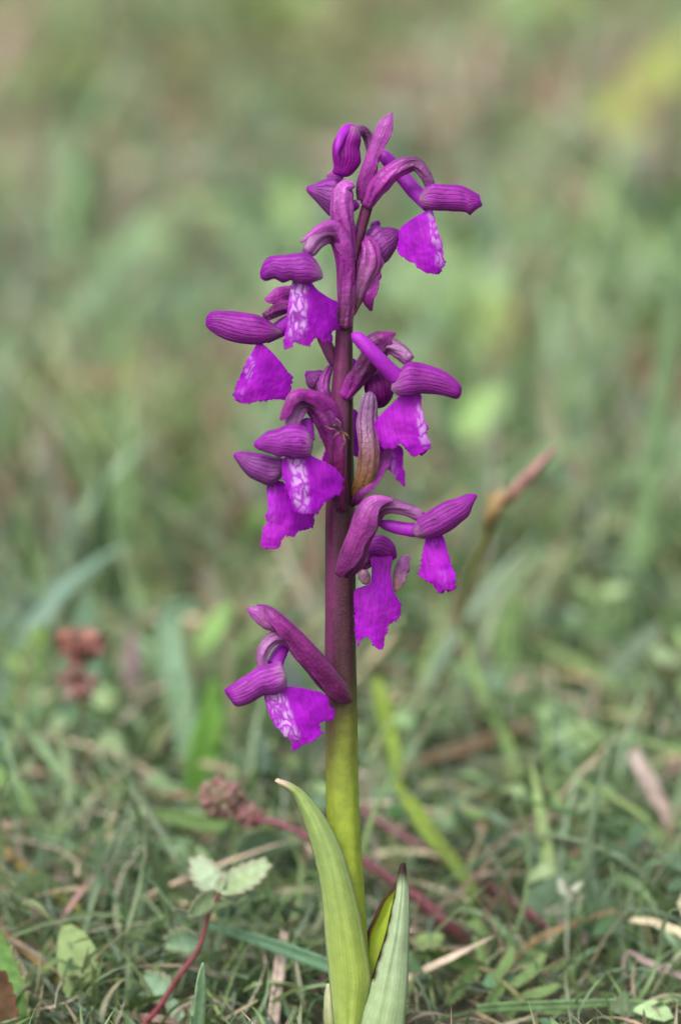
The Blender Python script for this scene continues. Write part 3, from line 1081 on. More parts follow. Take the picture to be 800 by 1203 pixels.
# 8 crumpled one turned away, with its long greenish bract
f = flower([(290, 1090, 0, 14), (320, 1020, -1, 50), (375, 920, -3, 66), (412, 780, -4, 72), (416, 600, -4, 74), (410, 420, -3, 72), (420, 300, -3, 60), (430, 225, -3, 40), (434, 200, -3, 12)], A1,
           [(0, lin('#6a3a48')), (.15, B_G), (.4, lin('#7a5650')), (.7, lin('#7c5278')), (1, lin('#7c5a80'))], ratio=.5, seed=8, twist=.3)
hood([(255, 300, 1, 20), (285, 330, 1, 58), (300, 385, 0, 72), (298, 430, 1, 60), (290, 468, 1, 30), (290, 480, 1, 6)], Z3, f, 0.8, 8, mid=lin('#7e2a78'), base=lin('#7e2a78'))
lip([(480, 640), (560, 600), (680, 640), (690, 760), (704, 938), (650, 900), (610, 850), (560, 805), (500, 850), (470, 760)], [(560, 640), (600, 900)], A1, f, 1, 0.45, 9, 0.004,
    seed=8, both=False, jag=.5)
bract([(285, 1095, -1, 16), (350, 1020, -3, 34), (430, 940, -3, 36), (500, 840, -2, 36), (545, 740, 0, 42), (580, 650, 1, 24)], A1, [(0, O_D), (.5, B_P), (1, B_L)], .5, 8)
# 9 hidden behind the stem
f = flower([(440, 990, 6, 40), (370, 930, 4, 46), (340, 850, 3, 44), (350, 760, 3, 40), (390, 670, 4, 24)], A2, [(0, B_D), (.5, B_L), (1, B_P)], seed=9, twist=.5)
hood([(345, 830, 5, 40), (300, 790, 6, 88), (255, 765, 6, 80), (215, 735, 6, 36), (190, 722, 6, 8)], A2, f, 0.7, 9, mid=lin('#9a529c'))
lip([(500, 640), (555, 606), (606, 640), (590, 700), (560, 760), (500, 830), (470, 800), (460, 700)], [(540, 600), (520, 830)], A2, f, 5, 0, 5, 0.004, seed=9.4, both=False, jag=.4)
# 10 left, white-marked, with a wide bract
f = flower([(604, 680, -3, 20), (596, 560, -4, 32), (585, 430, -5, 44), (572, 330, -6, 52), (525, 240, -8, 52), (460, 180, -9, 44), (410, 185, -10, 44), (378, 250, -11, 38), (385, 300, -11, 24)], Z4,
           [(0, lin('#5a2348')), (.3, lin('#6a2450')), (.55, O_P), (.75, O_D), (1, O_L)], seed=10)
hood([(462,400), (470,350), (450,300), (425,278), (390,268), (340,272), (300,290), (255,305), (225,335), (195,360), (205,385), (235,395), (280,408), (310,425), (340,420), (400,432), (450,420)], Z4, f, 0.85, 10, mid=lin('#9c44a4'), axis=[(465,355),(195,365)], mm=-13.5)
lip([(340, 428), (440, 415), (500, 440), (560, 470), (600, 510), (612, 548), (592, 600), (550, 625), (520, 650), (490, 690), (400, 692), (370, 640), (345, 570), (325, 490)],
    [(390, 425), (425, 690)], Z4, f, -12, 1.0, 10, 0.007, both=False, seed=10.6)
bract([(612, 340, -6, 10), (560, 220, -8, 38), (500, 165, -10, 38), (430, 135, -12, 26), (385, 150, -13, 30), (345, 220, -13, 20), (320, 254, -13, 4)], Z4,
      [(0, B_D), (.4, B_P), (1, lin('#93358a'))], .45, 10)
spur([(440, 250, -8, 30), (445, 290, -8, 30), (450, 350, -8, 30)], Z4, f, 10)
# 11 beneath it
f = flower([(590, 620, -3, 24), (540, 570, -5, 28), (440, 520, -7, 30), (330, 490, -8, 30)], Z4, [(0, O_D), (1, O_P)], seed=11)
hood([(100,415), (140,402), (190,408), (235,410), (285,425), (330,435), (330,480), (322,520), (295,545), (262,557), (225,540), (180,520), (140,480), (115,445)], Z4, f, 0.85, 11, mid=lin('#8a4a90'), axis=[(332,490),(100,420)], mm=-9)
lip([(258, 562), (330, 545), (380, 640), (430, 680), (477, 700), (470, 750), (400, 775), (380, 802), (345, 790), (322, 830), (302, 856), (228, 842), (238, 780), (252, 720), (258, 640)],
    [(275, 560), (262, 840)], Z4, f, -8, 0.15, 6, 0.005, seed=11.3)
# 12 lip that peeps out on both sides of the stem
f = flower([(404, 545, 3, 6), (398, 530, 4, 7), (396, 500, 5, 7), (398, 482, 5, 5)], ID, [(0, O_D), (1, O_P)], seed=12)
lip([(375, 500), (385, 486), (400, 480), (421, 486), (422, 533), (412, 536), (402, 556), (388, 546), (378, 540), (384, 524), (376, 514)], [(399, 480), (399, 550)], ID, f, 6, 0, 5, .004, both=False, seed=12, jag=.5)
# 13 right, below
f = flower([(172, 465, -6, 20), (208, 385, -7, 38), (242, 290, -8, 40), (274, 210, -9, 42), (310, 168, -9, 38), (360, 160, -9, 34), (430, 175, -9, 29), (492, 208, -9, 24)], Z5,
           [(0, lin('#5a2348')), (.3, lin('#78306a')), (.6, O_D), (1, O_L)], seed=13)
hood([(452,262), (470,225), (482,200), (520,180), (560,152), (610,132), (650,122), (690,110), (726,115), (722,130), (705,165), (692,200), (650,235), (610,265), (560,290), (510,298), (470,292)], Z5, f, 0.85, 13, axis=[(452,270),(726,122)], mm=-9.5)
spur([(470, 265, -8, 30), (410, 258, -7, 29), (350, 244, -7, 25), (305, 232, -7, 12)], Z5, f, 13)
lip([(512, 300), (545, 288), (580, 288), (600, 345), (614, 400), (626, 450), (632, 515), (600, 522), (560, 527), (540, 490), (510, 480), (487, 458), (489, 410), (494, 370)],
    [(540, 295), (590, 520)], Z5, f, -8, 0.15, 5, 0.006, both=True, seed=13.5)
bract([(136, 455, -8, 14), (180, 385, -9, 42), (225, 285, -10, 46), (258, 195, -11, 48), (292, 150, -11, 34), (345, 138, -11, 14), (372, 140, -11, 3)], Z5,
      [(0, lin('#78306a')), (.5, lin('#9a4490')), (1, B_L)], .5, 13)
# 14 facing the viewer, half behind the stem
f = flower([(170, 440, 1, 22), (220, 415, 1, 28), (270, 385, 1, 30), (300, 360, 1, 20)], Z5, [(0, O_D), (1, O_P)], seed=14)
hood([(248, 400, 0, 12), (268, 350, -1, 38), (305, 330, -2, 48), (345, 350, -1, 40), (372, 388, 0, 12)], Z5, f, 0.8, 14, mid=lin('#9a3fa0'))
bract([(432, 378, 2, 8), (418, 400, 1, 24), (402, 450, 1, 28), (388, 505, 1, 18), (380, 525, 1, 6)], Z5, [(0, B_L), (.5, lin('#b079a8')), (1, lin('#c9a090'))], .4, 141)
bract([(225, 425, 2, 8), (238, 445, 1, 22), (252, 475, 1, 22), (262, 495, 1, 6)], Z5, [(0, lin('#b98fb4')), (1, lin('#c59aa0'))], .4, 142)
lip([(280, 375), (362, 375), (360, 440), (368, 515), (390, 560), (406, 605), (395, 640), (360, 665), (340, 700), (332, 765), (308, 771), (275, 740), (250, 718), (214, 756), (206, 640), (205, 530), (240, 505), (272, 490), (278, 430)],
    [(315, 380), (275, 735)], Z5, f, -2, 0.03, 20, 0.007, both=False, seed=14.2, teeth_from=.45)
# 15 lowest, left
f = flower([(600, 510, -2, 26), (520, 440, -5, 38), (430, 335, -8, 34), (370, 266, -9, 30), (310, 250, -10, 28), (264, 286, -11, 27), (246, 338, -11, 25), (256, 385, -11, 20)], Z6,
           [(0, O_D), (.5, O_P), (.75, O_L), (1, O_L)], seed=15)
hood([(350,455), (342,400), (325,350), (290,360), (230,372), (200,395), (160,420), (130,440), (92,470), (90,485), (110,510), (135,542), (165,540), (200,525), (235,500), (260,490), (300,488)], Z6, f, 0.85, 15, mid=lin('#a04aa6'), axis=[(350,425),(90,495)], mm=-12)
spur([(300, 370, -9, 34), (322, 320, -8, 32), (345, 285, -7, 24), (355, 268, -7, 8)], Z6, f, 15)
lip([(258, 488), (300, 475), (360, 460), (440, 472), (510, 492), (530, 530), (556, 568), (548, 602), (498, 612), (496, 660), (470, 690), (430, 708), (380, 736), (366, 690), (310, 640), (272, 560)],
    [(300, 490), (378, 705)], Z6, f, -11, 1.0, 11, 0.005, both=False, seed=15.8)
bract([(624, 520, -2, 8), (575, 482, -5, 40), (500, 392, -8, 47), (425, 300, -10, 42), (345, 212, -11, 36), (285, 152, -11, 28), (250, 126, -10, 16), (225, 116, -10, 4)], Z6,
      [(0, lin('#7c3468')), (.6, lin('#7c2e70')), (1, lin('#8c3486'))], .55, 15)
tube('bract', [(335, 228, -10, 8), (300, 200, -11, 30), (262, 172, -11, 40), (225, 146, -11, 32), (198, 132, -11, 18), (184, 128, -10.5, 4)], M_BRACT, ORCH,
     [(0, lin('#7a3a74')), (.5, lin('#8c4a80')), (1, lin('#96409a'))], Z6, .35, lump=.25, seed=4)


# ------------------------------------------------------------------ leaves of the orchid
def ribbon(name, L, R, mat, parent, colf, z=ID, mm=0.0, bulge=4.0, n=40, m=14, plane=pp, solid=0.0005, org=None, lean=None, prof=None):
    """sheet between two traced edges, cupped by bulge millimetres; colf(t along, u across)"""
    cv = conv(z)
    Lq, Rq = catmull([cv(p)[:2] for p in L], n), catmull([cv(p)[:2] for p in R], n)
    V, F, C, U = [], [], [], []
    for i in range(n):
        t = i / (n - 1)
        wdt = np.linalg.norm(Rq[i] - Lq[i])
        for j in range(m + 1):
            u = j / m
            q = Lq[i] + (Rq[i] - Lq[i]) * u
            bl = (1 - (2 * u - 1) ** 2) if prof is None else prof(u)
            d = mm + (lean(t) if lean else 0) - bulge * bl * min(1, wdt / 26)
            d += 0.5 * noise.noise(Vector((t * 4, u * 2, mm)))
            V.append(plane(q[0], q[1], d))
            C.append(colf(t, u))
            U.append((u, t))
    s = m + 1
    for i in range(n - 1):
        for j in range(m):
            F.append((i * s + j, i * s + j + 1, (i + 1) * s + j + 1, (i + 1) * s + j))
    return mesh_obj(name, V, F, mat, parent, col=C, uv=U, solid=solid, org=org)


LG1, LG2, LG3 = lin('#9aac4a'), lin('#92a862'), lin('#b4c294')


def leaf1_col(t, u):
    c = mix(LG2, LG1, smooth(.25, .75, t) * (.4 + .6 * u))
    c = mix(c, LG3, 0.55 * smooth(.75, 1, abs(2 * u - 1)))
    return mix(c, lin('#cdb8a0'), 1 - smooth(.025, .07, t))


ribbon('leaf', [(112, 88), (130, 105), (180, 140), (212, 205), (240, 290), (268, 390), (288, 480), (302, 600), (310, 700), (325, 860), (345, 1043), (358, 1140)],
       [(122, 84), (150, 90), (205, 122), (262, 180), (312, 250), (362, 350), (398, 460), (440, 620), (466, 760), (482, 870), (462, 980), (440, 1140)],
       M_LEAF, ORCH, leaf1_col, Z7, -3, 2.6, prof=lambda u: 1 - (2 * u - 1) ** 2 - 0.22 * math.exp(-((u - .52) / .05) ** 2) + 0.05 * math.sin(u * 40), lean=lambda t: -3.5 * (1 - t) ** 1.5)


def leaf2_col(t, u):
    c = mix(lin('#a0b48c'), lin('#96ae6c'), .4 * smooth(.3, 1, t))
    e = 1 - smooth(.04, .17, u + .03 * math.sin(t * 60))
    return mix(c, lin('#3a2420'), e * smooth(.95, .6, t) if t < .62 else 0) if t > .12 else mix(lin('#35201e'), c, smooth(.04, .14, t))


ribbon('leaf', [(606, 418), (596, 450), (590, 500), (572, 580), (545, 700), (512, 800), (488, 880), (470, 950), (436, 1043), (420, 1140)],
       [(618, 412), (620, 450), (628, 500), (632, 570), (632, 660), (630, 760), (628, 860), (622, 950), (614, 1043), (606, 1140)],
       M_LEAF, ORCH, leaf2_col, Z7, -3.5, 1.7, prof=lambda u: 1 - (2 * u - 1) ** 2 - 0.25 * math.exp(-((u - .5) / .05) ** 2) + 0.06 * math.sin(u * 37), lean=lambda t: 1.5 * (1 - t))


def leaf3_col(t, u):
    c = mix(lin('#b4c440'), lin('#98b040'), t)
    return mix(c, lin('#4a2c22'), max(1 - smooth(.04, .12, u), 1 - smooth(.02, .14, t)))


ribbon('leaf', [(606, 440), (580, 505), (540, 550), (505, 620), (475, 690), (468, 780), (470, 880), (474, 980)],
       [(612, 445), (600, 520), (585, 560), (565, 640), (545, 730), (515, 820), (500, 900), (490, 985)], M_LEAF, ORCH, leaf3_col, Z7, 1.0, -2.0)
ribbon('leaf', [(318, 885), (308, 930), (305, 1000), (308, 1060), (320, 1140)], [(326, 885), (340, 930), (352, 1000), (362, 1060), (380, 1140)], M_LEAF, ORCH,
       lambda t, u: mix(lin('#b8b893'), lin('#93a060'), t), Z7, -0.5, 2.5, n=16)
tube('leaf_tip', [(610, 455, -1.8, 9), (608, 432, -1.6, 7), (606, 420, -1.2, 6), (614, 411, -1, 4)], M_LEAF, ORCH, [(0, lin('#3a2422')), (1, lin('#4e3430'))], Z7, .6, n=10, m=10, lump=.3)

# tiny insect on the ovary
BUG = thing('insect', pp(399, 503, -10.5), 'tiny dark brown insect with thin pale legs on the orchid stem', 'insect')
tube('body', [(391, 498, -11.2, 1), (393.5, 500, -11.8, 2.8), (397, 503, -11.4, 1.9), (400, 506, -11, 2.6), (404, 511, -10.6, 2.4), (406, 514, -10.2, .8)], M_BUG, BUG,
     [(0, lin('#2a2026')), (.45, lin('#3a2822')), (1, lin('#80594a'))], lump=.2, n=22, m=14)
for a in ([(396, 503), (389, 504), (382, 500)], [(398, 502), (400, 497), (394, 491)], [(403, 510), (405, 520), (398, 530)], [(400, 507), (394, 511), (391, 516)], [(405, 508), (409, 512), (411, 516)]):
    tube('leg', [(p[0], p[1], -11.4 - .6 * (i == 1) + 1.0 * (i == 2), 0.5 - .1 * i) for i, p in enumerate(a)], M_BUG, BUG, [(0, lin('#7a5448')), (1, lin('#94705c'))], n=8, m=6)


# ------------------------------------------------------------------ single plants and bits of the meadow that can be told apart
def plane_y(px, py, mm):
    return at(px, py, mm * 0.001)


def foot(px, py, mm):
    """ground point straight below a point of the picture at that depth"""
    p = plane_y(px, py, mm)
    return Vector((p.x, p.y, -0.001))


def rooted(path):
    """append a last point that reaches the ground below the path's end"""
    px, py, mm, hw = path[-1]
    p = plane_y(px, py, mm)
    if p.z < 0.001:
        return path
    q = Vector((p.x, p.y, -0.002)) - CAM
    d = q.dot(FWD)
    return path + [(PW / 2 + q.dot(RIGHT) / d / K, PH / 2 - q.dot(UP) / d / K, mm, hw)]


def blade(name, label, cat, path, cols, mat=None, group=None, root=True, face=0.5, n=22, fold=0.35):
    """one strap-shaped blade: path (px, py, depth mm, half width px), V-folded"""
    if root:
        path = rooted(path)
    fr = frames(path, n, plane_y)
    V, F, C, U = [], [], [], []
    for i, (c, nn, b, r, tv) in enumerate(fr):
        t = i / (n - 1)
        col = mix(cols[0], cols[1], t)
        sd = (nn * math.cos(face) + b * math.sin(face))
        dp = (b * math.cos(face) - nn * math.sin(face))
        for j, (u, h) in enumerate(((-1, 0), (-.5, -.6), (0, -1), (.5, -.6), (1, 0))):
            V.append(c + sd * (r * u / max(.3, math.cos(face))) + dp * (r * h * fold))
            C.append(col)
            U.append((u * .5 + .5, t))
    for i in range(n - 1):
        for j in range(4):
            F.append((i * 5 + j, i * 5 + j + 1, (i + 1) * 5 + j + 1, (i + 1) * 5 + j))
    o = mesh_obj(name, V, F, mat or M_HERB, None, col=C, uv=U, solid=0.0003, org=fr[-1][0].copy())
    return tag(o, label, cat, group)


def leaflet(name, base, tip, width, mm0, mm1, parent, c0, c1, teeth=6, roll=0.4, cup=0.25, mat=None, amp=.16):
    """toothed leaflet from base to tip pixel; width in pixels"""
    a, b = plane_y(*base, mm0), plane_y(*tip, mm1)
    ax = b - a
    ln = ax.length
    ax = ax.normalized()
    v = (a - CAM).normalized()
    sd = ax.cross(v).normalized()
    sd = (sd * math.cos(roll) + sd.cross(ax) * math.sin(roll)).normalized()
    nm = ax.cross(sd).normalized()
    W = width * pxs(a) / max(.35, math.cos(roll)) * 0.5
    n = teeth * 4 + 1
    V, F, C, U = [], [], [], []
    for i in range(n):
        t = i / (n - 1)
        prof = math.sin(math.pi * min(1, (0.06 + 0.94 * t) ** 0.8 * .97)) ** 0.6
        saw = 1 + amp * (1 - 2 * ((t * teeth) % 1.0)) * (-1) * smooth(0.08, .25, t)
        for j, u in enumerate((-1, -.55, 0, .55, 1)):
            ww = W * prof * u * (saw if abs(u) == 1 else 1)
            sh = ln * 0.05 * ((t * teeth) % 1.0) if abs(u) == 1 else 0
            V.append(a + ax * (ln * t + sh) + sd * ww + nm * (cup * W * (u * u) - 0.06 * ln * math.sin(t * 3.1)))
            C.append(mix(c0, c1, .5 * abs(u) + .3 * t) if abs(u) < 1 else mix(c1, lin('#7a4a44'), .45))
            U.append((u * .5 + .5, t))
    for i in range(n - 1):
        for j in range(4):
            F.append((i * 5 + j, i * 5 + j + 1, (i + 1) * 5 + j + 1, (i + 1) * 5 + j))
    return mesh_obj(name, V, F, mat or M_HERB, parent, col=C, uv=U, solid=0.00025)


def stalk(name, path, parent, c0, c1, root=True, mat=None, m=10):
    if root:
        path = rooted(path)
    return tube(name, path, mat or M_TWIG, parent, [(0, c0), (1, c1)], plane=plane_y, n=30, m=m, lump=.12)


RED1, RED2 = lin('#8c4050'), lin('#7a4048')

# toothed red-stemmed sprig on the left
T = thing('burnet_sprig', foot(160, 1215, 13), 'small toothed herb sprig with a dark red stem beside the grass', 'herb')
stalk('stem', [(258, 1048, 20, 2), (244, 1080, 19, 2.6), (233, 1115, 17, 3), (208, 1150, 15, 3.3), (186, 1185, 13, 3.6), (165, 1207, 12, 3.8)], T, lin('#6a3038'), lin('#6a2c34'))
cA, cB = lin('#8aa27c'), lin('#a8b898')
leaflet('leaflet', (256, 1048), (230, 1008), 38, 20, 30, T, lin('#9cb090'), cB, 5, -.25)
leaflet('leaflet', (258, 1048), (316, 1014), 34, 20, 26, T, lin('#93a878'), cB, 6, .5)
leaflet('leaflet', (254, 1052), (222, 1075), 26, 20, 15, T, lin('#9cb080'), cA, 5, .5)
leaflet('leaflet', (260, 1055), (286, 1042), 22, 20, 28, T, lin('#a3b884'), lin('#b0c094'), 5, .4)
leaflet('leaflet', (236, 1106), (196, 1108), 38, 18, 24, T, lin('#7d9c80'), cA, 5, .35)
leaflet('leaflet', (234, 1080), (203, 1070), 10, 19, 22, T, lin('#7d907c'), cA, 4, .9)
leaflet('leaflet', (203, 1172), (170, 1146), 36, 15, 21, T, lin('#7d9c80'), cA, 5, .2)
leaflet('leaflet', (200, 1176), (214, 1200), 20, 14, 12, T, lin('#7d9c80'), cA, 4, .3)


def floret_ball(name, cx, cy, rpx, mm, parent, pal, n=34, sz=.30, seed=1, squash=.9):
    """round head of tiny knobbly florets"""
    rs = random.Random(seed)
    c = plane_y(cx, cy, mm)
    s = pxs(c)
    V, F, C = [], [], []
    for k in range(n):
        zz = 1 - 2 * (k + .5) / n
        ph = k * 2.39996 + rs.uniform(-.25, .25)
        rr = math.sqrt(1 - zz * zz)
        d = Vector((rr * math.cos(ph), rr * math.sin(ph), zz * squash))
        p = c + d * (rpx * s * rs.uniform(.78, 1.0))
        q = rpx * s * sz * rs.uniform(.8, 1.25)
        e1 = d.orthogonal().normalized()
        e2 = d.cross(e1).normalized()
        col = mix(pal[0], pal[1], rs.random())
        b = len(V)
        for lv, (h, w_) in enumerate(((-1.0, .35), (-.3, .95), (.4, .9), (1.0, .3))):
            for a in range(6):
                an = a * math.pi / 3
                V.append(p + d * (h * q) + (e1 * math.cos(an) + e2 * math.sin(an)) * (q * w_))
                C.append(mix(col, pal[2], .6) if lv == 3 else col)
        for lv in range(3):
            for a in range(6):
                F.append((b + lv * 6 + a, b + lv * 6 + (a + 1) % 6, b + lv * 6 + 6 + (a + 1) % 6, b + lv * 6 + 6 + a))
        F.append(tuple(b + 18 + a for a in range(6)))
    # core
    b = len(V)
    for i in range(7):
        th = math.pi * i / 6
        for a in range(10):
            an = a * math.pi / 5
            V.append(c + Vector((math.sin(th) * math.cos(an), math.sin(th) * math.sin(an), math.cos(th) * squash)) * (rpx * s * .8))
            C.append(pal[0])
    for i in range(6):
        for a in range(10):
            F.append((b + i * 10 + a, b + i * 10 + (a + 1) % 10, b + i * 10 + 10 + (a + 1) % 10, b + i * 10 + 10 + a))
    return mesh_obj(name, V, F, M_TWIG, parent, col=C, org=c)


# pink-green burnet heads on a sprawling red stalk
T = thing('burnet_flower', foot(545, 1100, 62), 'sprawling red stalk with a knobbly pink and green bud head', 'wildflower')
stalk('stem', [(300, 962, 62, 4), (330, 968, 60, 4.5), (365, 985, 58, 4.5), (410, 1001, 58, 4.5), (450, 1027, 58, 5), (495, 1058, 58, 7), (520, 1082, 58, 8), (548, 1104, 60, 6)], T, lin('#6c3c46'), lin('#7c4c52'))
floret_ball('flower_head', 261, 938, 25, 66, T, (lin('#70684e'), lin('#845058'), lin('#8e7470')), 40, .24, 4)
floret_ball('flower_head', 293, 959, 15, 64, T, (lin('#805c54'), lin('#84505a'), lin('#948070')), 22, .30, 5)
T = thing('red_runner', foot(640, 1085, 72), 'thin pinkish red runner stem slanting through the grass behind the orchid', 'runner')
stalk('stem', [(425, 950, 95, 4), (470, 980, 90, 5), (520, 1010, 84, 4), (570, 1038, 80, 6), (610, 1064, 76, 6.5), (645, 1088, 70, 5)], T, lin('#7c545a'), lin('#8c5660'))

# reddish withered heads on one stalk
T = thing('withered_flower', foot(98, 880, 150), 'withered stalk with two reddish brown clustered dry heads', 'wildflower')
stalk('stem', [(92, 780, 122, 3), (97, 830, 135, 3), (98, 880, 150, 3)], T, lin('#8a5a50'), lin('#80684a'))


def petal_cluster(name, cx, cy, rpx, mm, parent, pal, n, seed):
    rs = random.Random(seed)
    c = plane_y(cx, cy, mm)
    s = pxs(c)
    V, F, C = [], [], []
    for k in range(n):
        d = Vector((rs.gauss(0, 1), rs.gauss(0, 1), rs.gauss(0, .75))).normalized()
        e = d.orthogonal().normalized()
        e.rotate(__import__('mathutils').Quaternion(d, rs.uniform(0, 6.28)))
        g = d.cross(e)
        ln, wd = rpx * s * rs.uniform(.7, 1.15), rpx * s * rs.uniform(.22, .36)
        col = pal[rs.randrange(len(pal))]
        b = len(V)
        for t, w_ in ((.15, .4), (.5, 1), (.8, .8), (1, .1)):
            for u in (-1, 0, 1):
                V.append(c + d * (ln * t) + e * (u * wd * w_) + g * (ln * .18 * t * t - .3 * wd * u * u))
                C.append(col)
        for i in range(3):
            for j in range(2):
                F.append((b + i * 3 + j, b + i * 3 + j + 1, b + i * 3 + j + 4, b + i * 3 + j + 3))
    return mesh_obj(name, V, F, M_TWIG, parent, col=C, org=c, solid=.0003)


petal_cluster('flower_head', 92, 757, 30, 120, T, [lin('#85564e'), lin('#96685c'), lin('#724844')], 34, 1)
petal_cluster('flower_head', 91, 798, 27, 120, T, [lin('#96726a'), lin('#9c8076'), lin('#805a52')], 32, 2)

# faded pink bud further back
T = thing('pink_bud', foot(156, 850, 190), 'faded pink pointed bud standing in the grass', 'bud')
stalk('stem', [(156, 815, 200, 3), (157, 850, 195, 3)], T, lin('#7a8a5a'), lin('#7a8a5a'))
tube('flower_head', [(154, 740, 200, 2), (156, 760, 200, 7), (156, 785, 200, 12), (156, 810, 200, 12), (156, 830, 200, 5)], M_SPUR, T, [(0, lin('#96707c')), (.5, lin('#a08c8e')), (1, lin('#92927e'))],
     plane=plane_y, ribs=5, amp=.14)

# sedge spike on the right
T = thing('sedge_spike', foot(532, 800, 215), 'tall sedge stalk with a slanting reddish brown spike', 'sedge')
stalk('stem', [(588, 590, 122, 4), (573, 628, 132, 4.5), (555, 672, 150, 5), (543, 720, 180, 5), (535, 780, 215, 5)], T, lin('#8a7a44'), lin('#8a9a54'))
tube('spike', [(652, 526, 122, 2), (636, 543, 122, 5), (618, 562, 122, 8), (600, 582, 122, 7), (586, 596, 122, 4)], M_TWIG, T, [(0, lin('#96706c')), (1, lin('#8a645a'))], plane=plane_y, lump=.25, ribs=7, amp=.1, twist=4)
tube('spike', [(596, 576, 119, 3), (585, 590, 119, 8), (578, 605, 121, 9), (572, 622, 126, 5)], M_TWIG, T, [(0, lin('#9c7c58')), (1, lin('#8e7c50'))], plane=plane_y, lump=.3, ribs=7, amp=.14)
tube('spike', [(579, 580, 124, 2), (578, 596, 125, 6), (574, 612, 126, 4)], M_TWIG, T, [(0, lin('#a07a50')), (1, lin('#8a7040'))], plane=plane_y, lump=.3)

# toothed compound leaf at the right of the foot
T = thing('burnet_leaf', foot(628, 1196, 14), 'low green feathery leaf with rows of sharply toothed leaflets', 'herb')
stalk('stem', [(540, 1120, 34, 1.5), (570, 1140, 30, 2), (600, 1162, 24, 2.4), (628, 1196, 14, 2.6)], T, lin('#7a8a50'), lin('#7c6a50'))
gA, gB = lin('#6c8a50'), lin('#7c9a60')
for b_, t_, w_, m0, m1, rl in (((566, 1136), (498, 1122), 30, 31, 26, .55), ((572, 1140), (560, 1106), 20, 31, 36, .6), ((586, 1150), (600, 1118), 20, 27, 33, .7),
                               ((604, 1160), (634, 1128), 20, 24, 31, .7), ((562, 1138), (530, 1174), 26, 31, 20, .3), ((590, 1156), (572, 1190), 20, 26, 17, .5),
                               ((614, 1172), (650, 1160), 18, 20, 24, .7), ((608, 1172), (596, 1200), 18, 21, 12, .5), ((624, 1186), (662, 1186), 16, 16, 18, .7)):
    leaflet('leaflet', b_, (b_[0] + (t_[0] - b_[0]) * 1.2, b_[1] + (t_[1] - b_[1]) * 1.2), w_ * .8, m0, m1, T, gA, gB, 7, rl, amp=.34)

# single blades and straws, each where the photograph shows it
DG, BG, YG, LGn = lin('#557a38'), lin('#6d8f72'), lin('#98ac3c'), lin('#88a25e')
ST1, ST2, ST3 = lin('#c4b0a0'), lin('#b09a78'), lin('#b8a090')
blade('grass_blade', 'short blue-green blade standing upright near the sprig foot', 'grass blade', [(239, 1131, -9, .8), (237, 1150, -9, 5), (235, 1180, -9, 7), (233, 1205, -9, 7.5)], (lin('#83a27c'), lin('#6d9068')))
blade('grass_blade', 'long blue-green blade lying level against the orchid leaf', 'grass blade', [(245, 1087, 30, 2), (290, 1101, 26, 6), (340, 1118, 20, 8), (395, 1139, 14, 8), (430, 1160, 12, 7)], (BG, lin('#6a9270')))
blade('dry_stalk', 'pale pinkish dry stalk leaning beside the tallest orchid leaf', 'straw', [(335, 1094, 30, 4.5), (331, 1120, 26, 6.5), (326, 1160, 18, 6.5), (321, 1205, 10, 6.5)], (ST1, lin('#b8a598')), M_DRY)
blade('dry_stalk', 'thin pale straw lying flat below the red-stemmed sprig', 'straw', [(112, 1188, 20, 2), (150, 1193, 18, 3.5), (200, 1199, 15, 4), (235, 1206, 12, 4)], (ST1, ST3), M_DRY, root=False)
blade('dry_stalk', 'long tan straw slanting in the grass right of the stem', 'straw', [(628, 849, 165, 4), (590, 863, 158, 6), (550, 878, 150, 6), (500, 893, 142, 5), (470, 908, 136, 4)], (lin('#b89a80'), lin('#b09478')), M_DRY, root=False)
blade('dry_stalk', 'thick pale pinkish dry stem with a brown end', 'straw', [(742, 882, 120, 7), (756, 908, 116, 9), (770, 935, 110, 9), (783, 962, 104, 6)], (lin('#b4a49e'), lin('#8e7262')), M_DRY)
blade('dry_stalk', 'broad tan dry blade lying across the turf', 'straw', [(95, 690, 285, 4), (130, 683, 292, 9), (165, 674, 300, 10), (196, 664, 308, 5)], (lin('#a89484'), lin('#b09c8c')), M_DRY, root=False)
blade('grass_blade', 'bright yellow-green short blade close to the purple stem', 'grass blade', [(442, 795, 125, 3), (448, 820, 122, 9), (458, 860, 120, 9), (466, 905, 115, 8)], (lin('#869c40'), lin('#84a044')))
blade('grass_blade', 'bright yellow-green blade with a dark lower end slanting right', 'grass blade', [(462, 918, 90, 3), (486, 950, 86, 9), (505, 980, 80, 9), (530, 1010, 76, 8), (552, 1046, 72, 7)], (lin('#869c3c'), lin('#789048')))
blade('broad_leaf', 'tall broad deep green leaf, the greenest behind the orchid', 'leaf', [(252, 800, 150, 4), (250, 840, 146, 15), (244, 880, 140, 21), (238, 925, 135, 22), (236, 960, 130, 20)], (lin('#6a9440'), lin('#5a8a36')))
blade('broad_leaf', 'tall grey-green leaf folded at its top', 'leaf', [(240, 712, 190, 3), (205, 718, 188, 12), (200, 750, 184, 14), (212, 820, 176, 15), (226, 900, 166, 15), (234, 960, 158, 14)], (lin('#8aa888'), lin('#7c9c72')))
blade('broad_leaf', 'pale green leaf lying level under the knobbly bud head', 'leaf', [(178, 956, 90, 3), (210, 962, 88, 9), (250, 968, 86, 11), (290, 966, 84, 9), (315, 972, 82, 5)], (lin('#86a468'), lin('#7c9c60')))
blade('broad_leaf', 'broad grey-green leaf arching over the turf behind the burnet head', 'leaf', [(360, 985, 75, 2), (330, 990, 76, 12), (295, 1000, 74, 16), (270, 1030, 66, 12), (262, 1060, 60, 8)], (lin('#8aa480'), lin('#7c987a')))
blade('grass_blade', 'tan blade turning green at its lower end', 'grass blade', [(-12, 982, 75, 4), (20, 1012, 70, 5), (48, 1035, 64, 6), (75, 1056, 58, 5), (95, 1075, 54, 4)], (lin('#b08a60'), lin('#8aa048')))
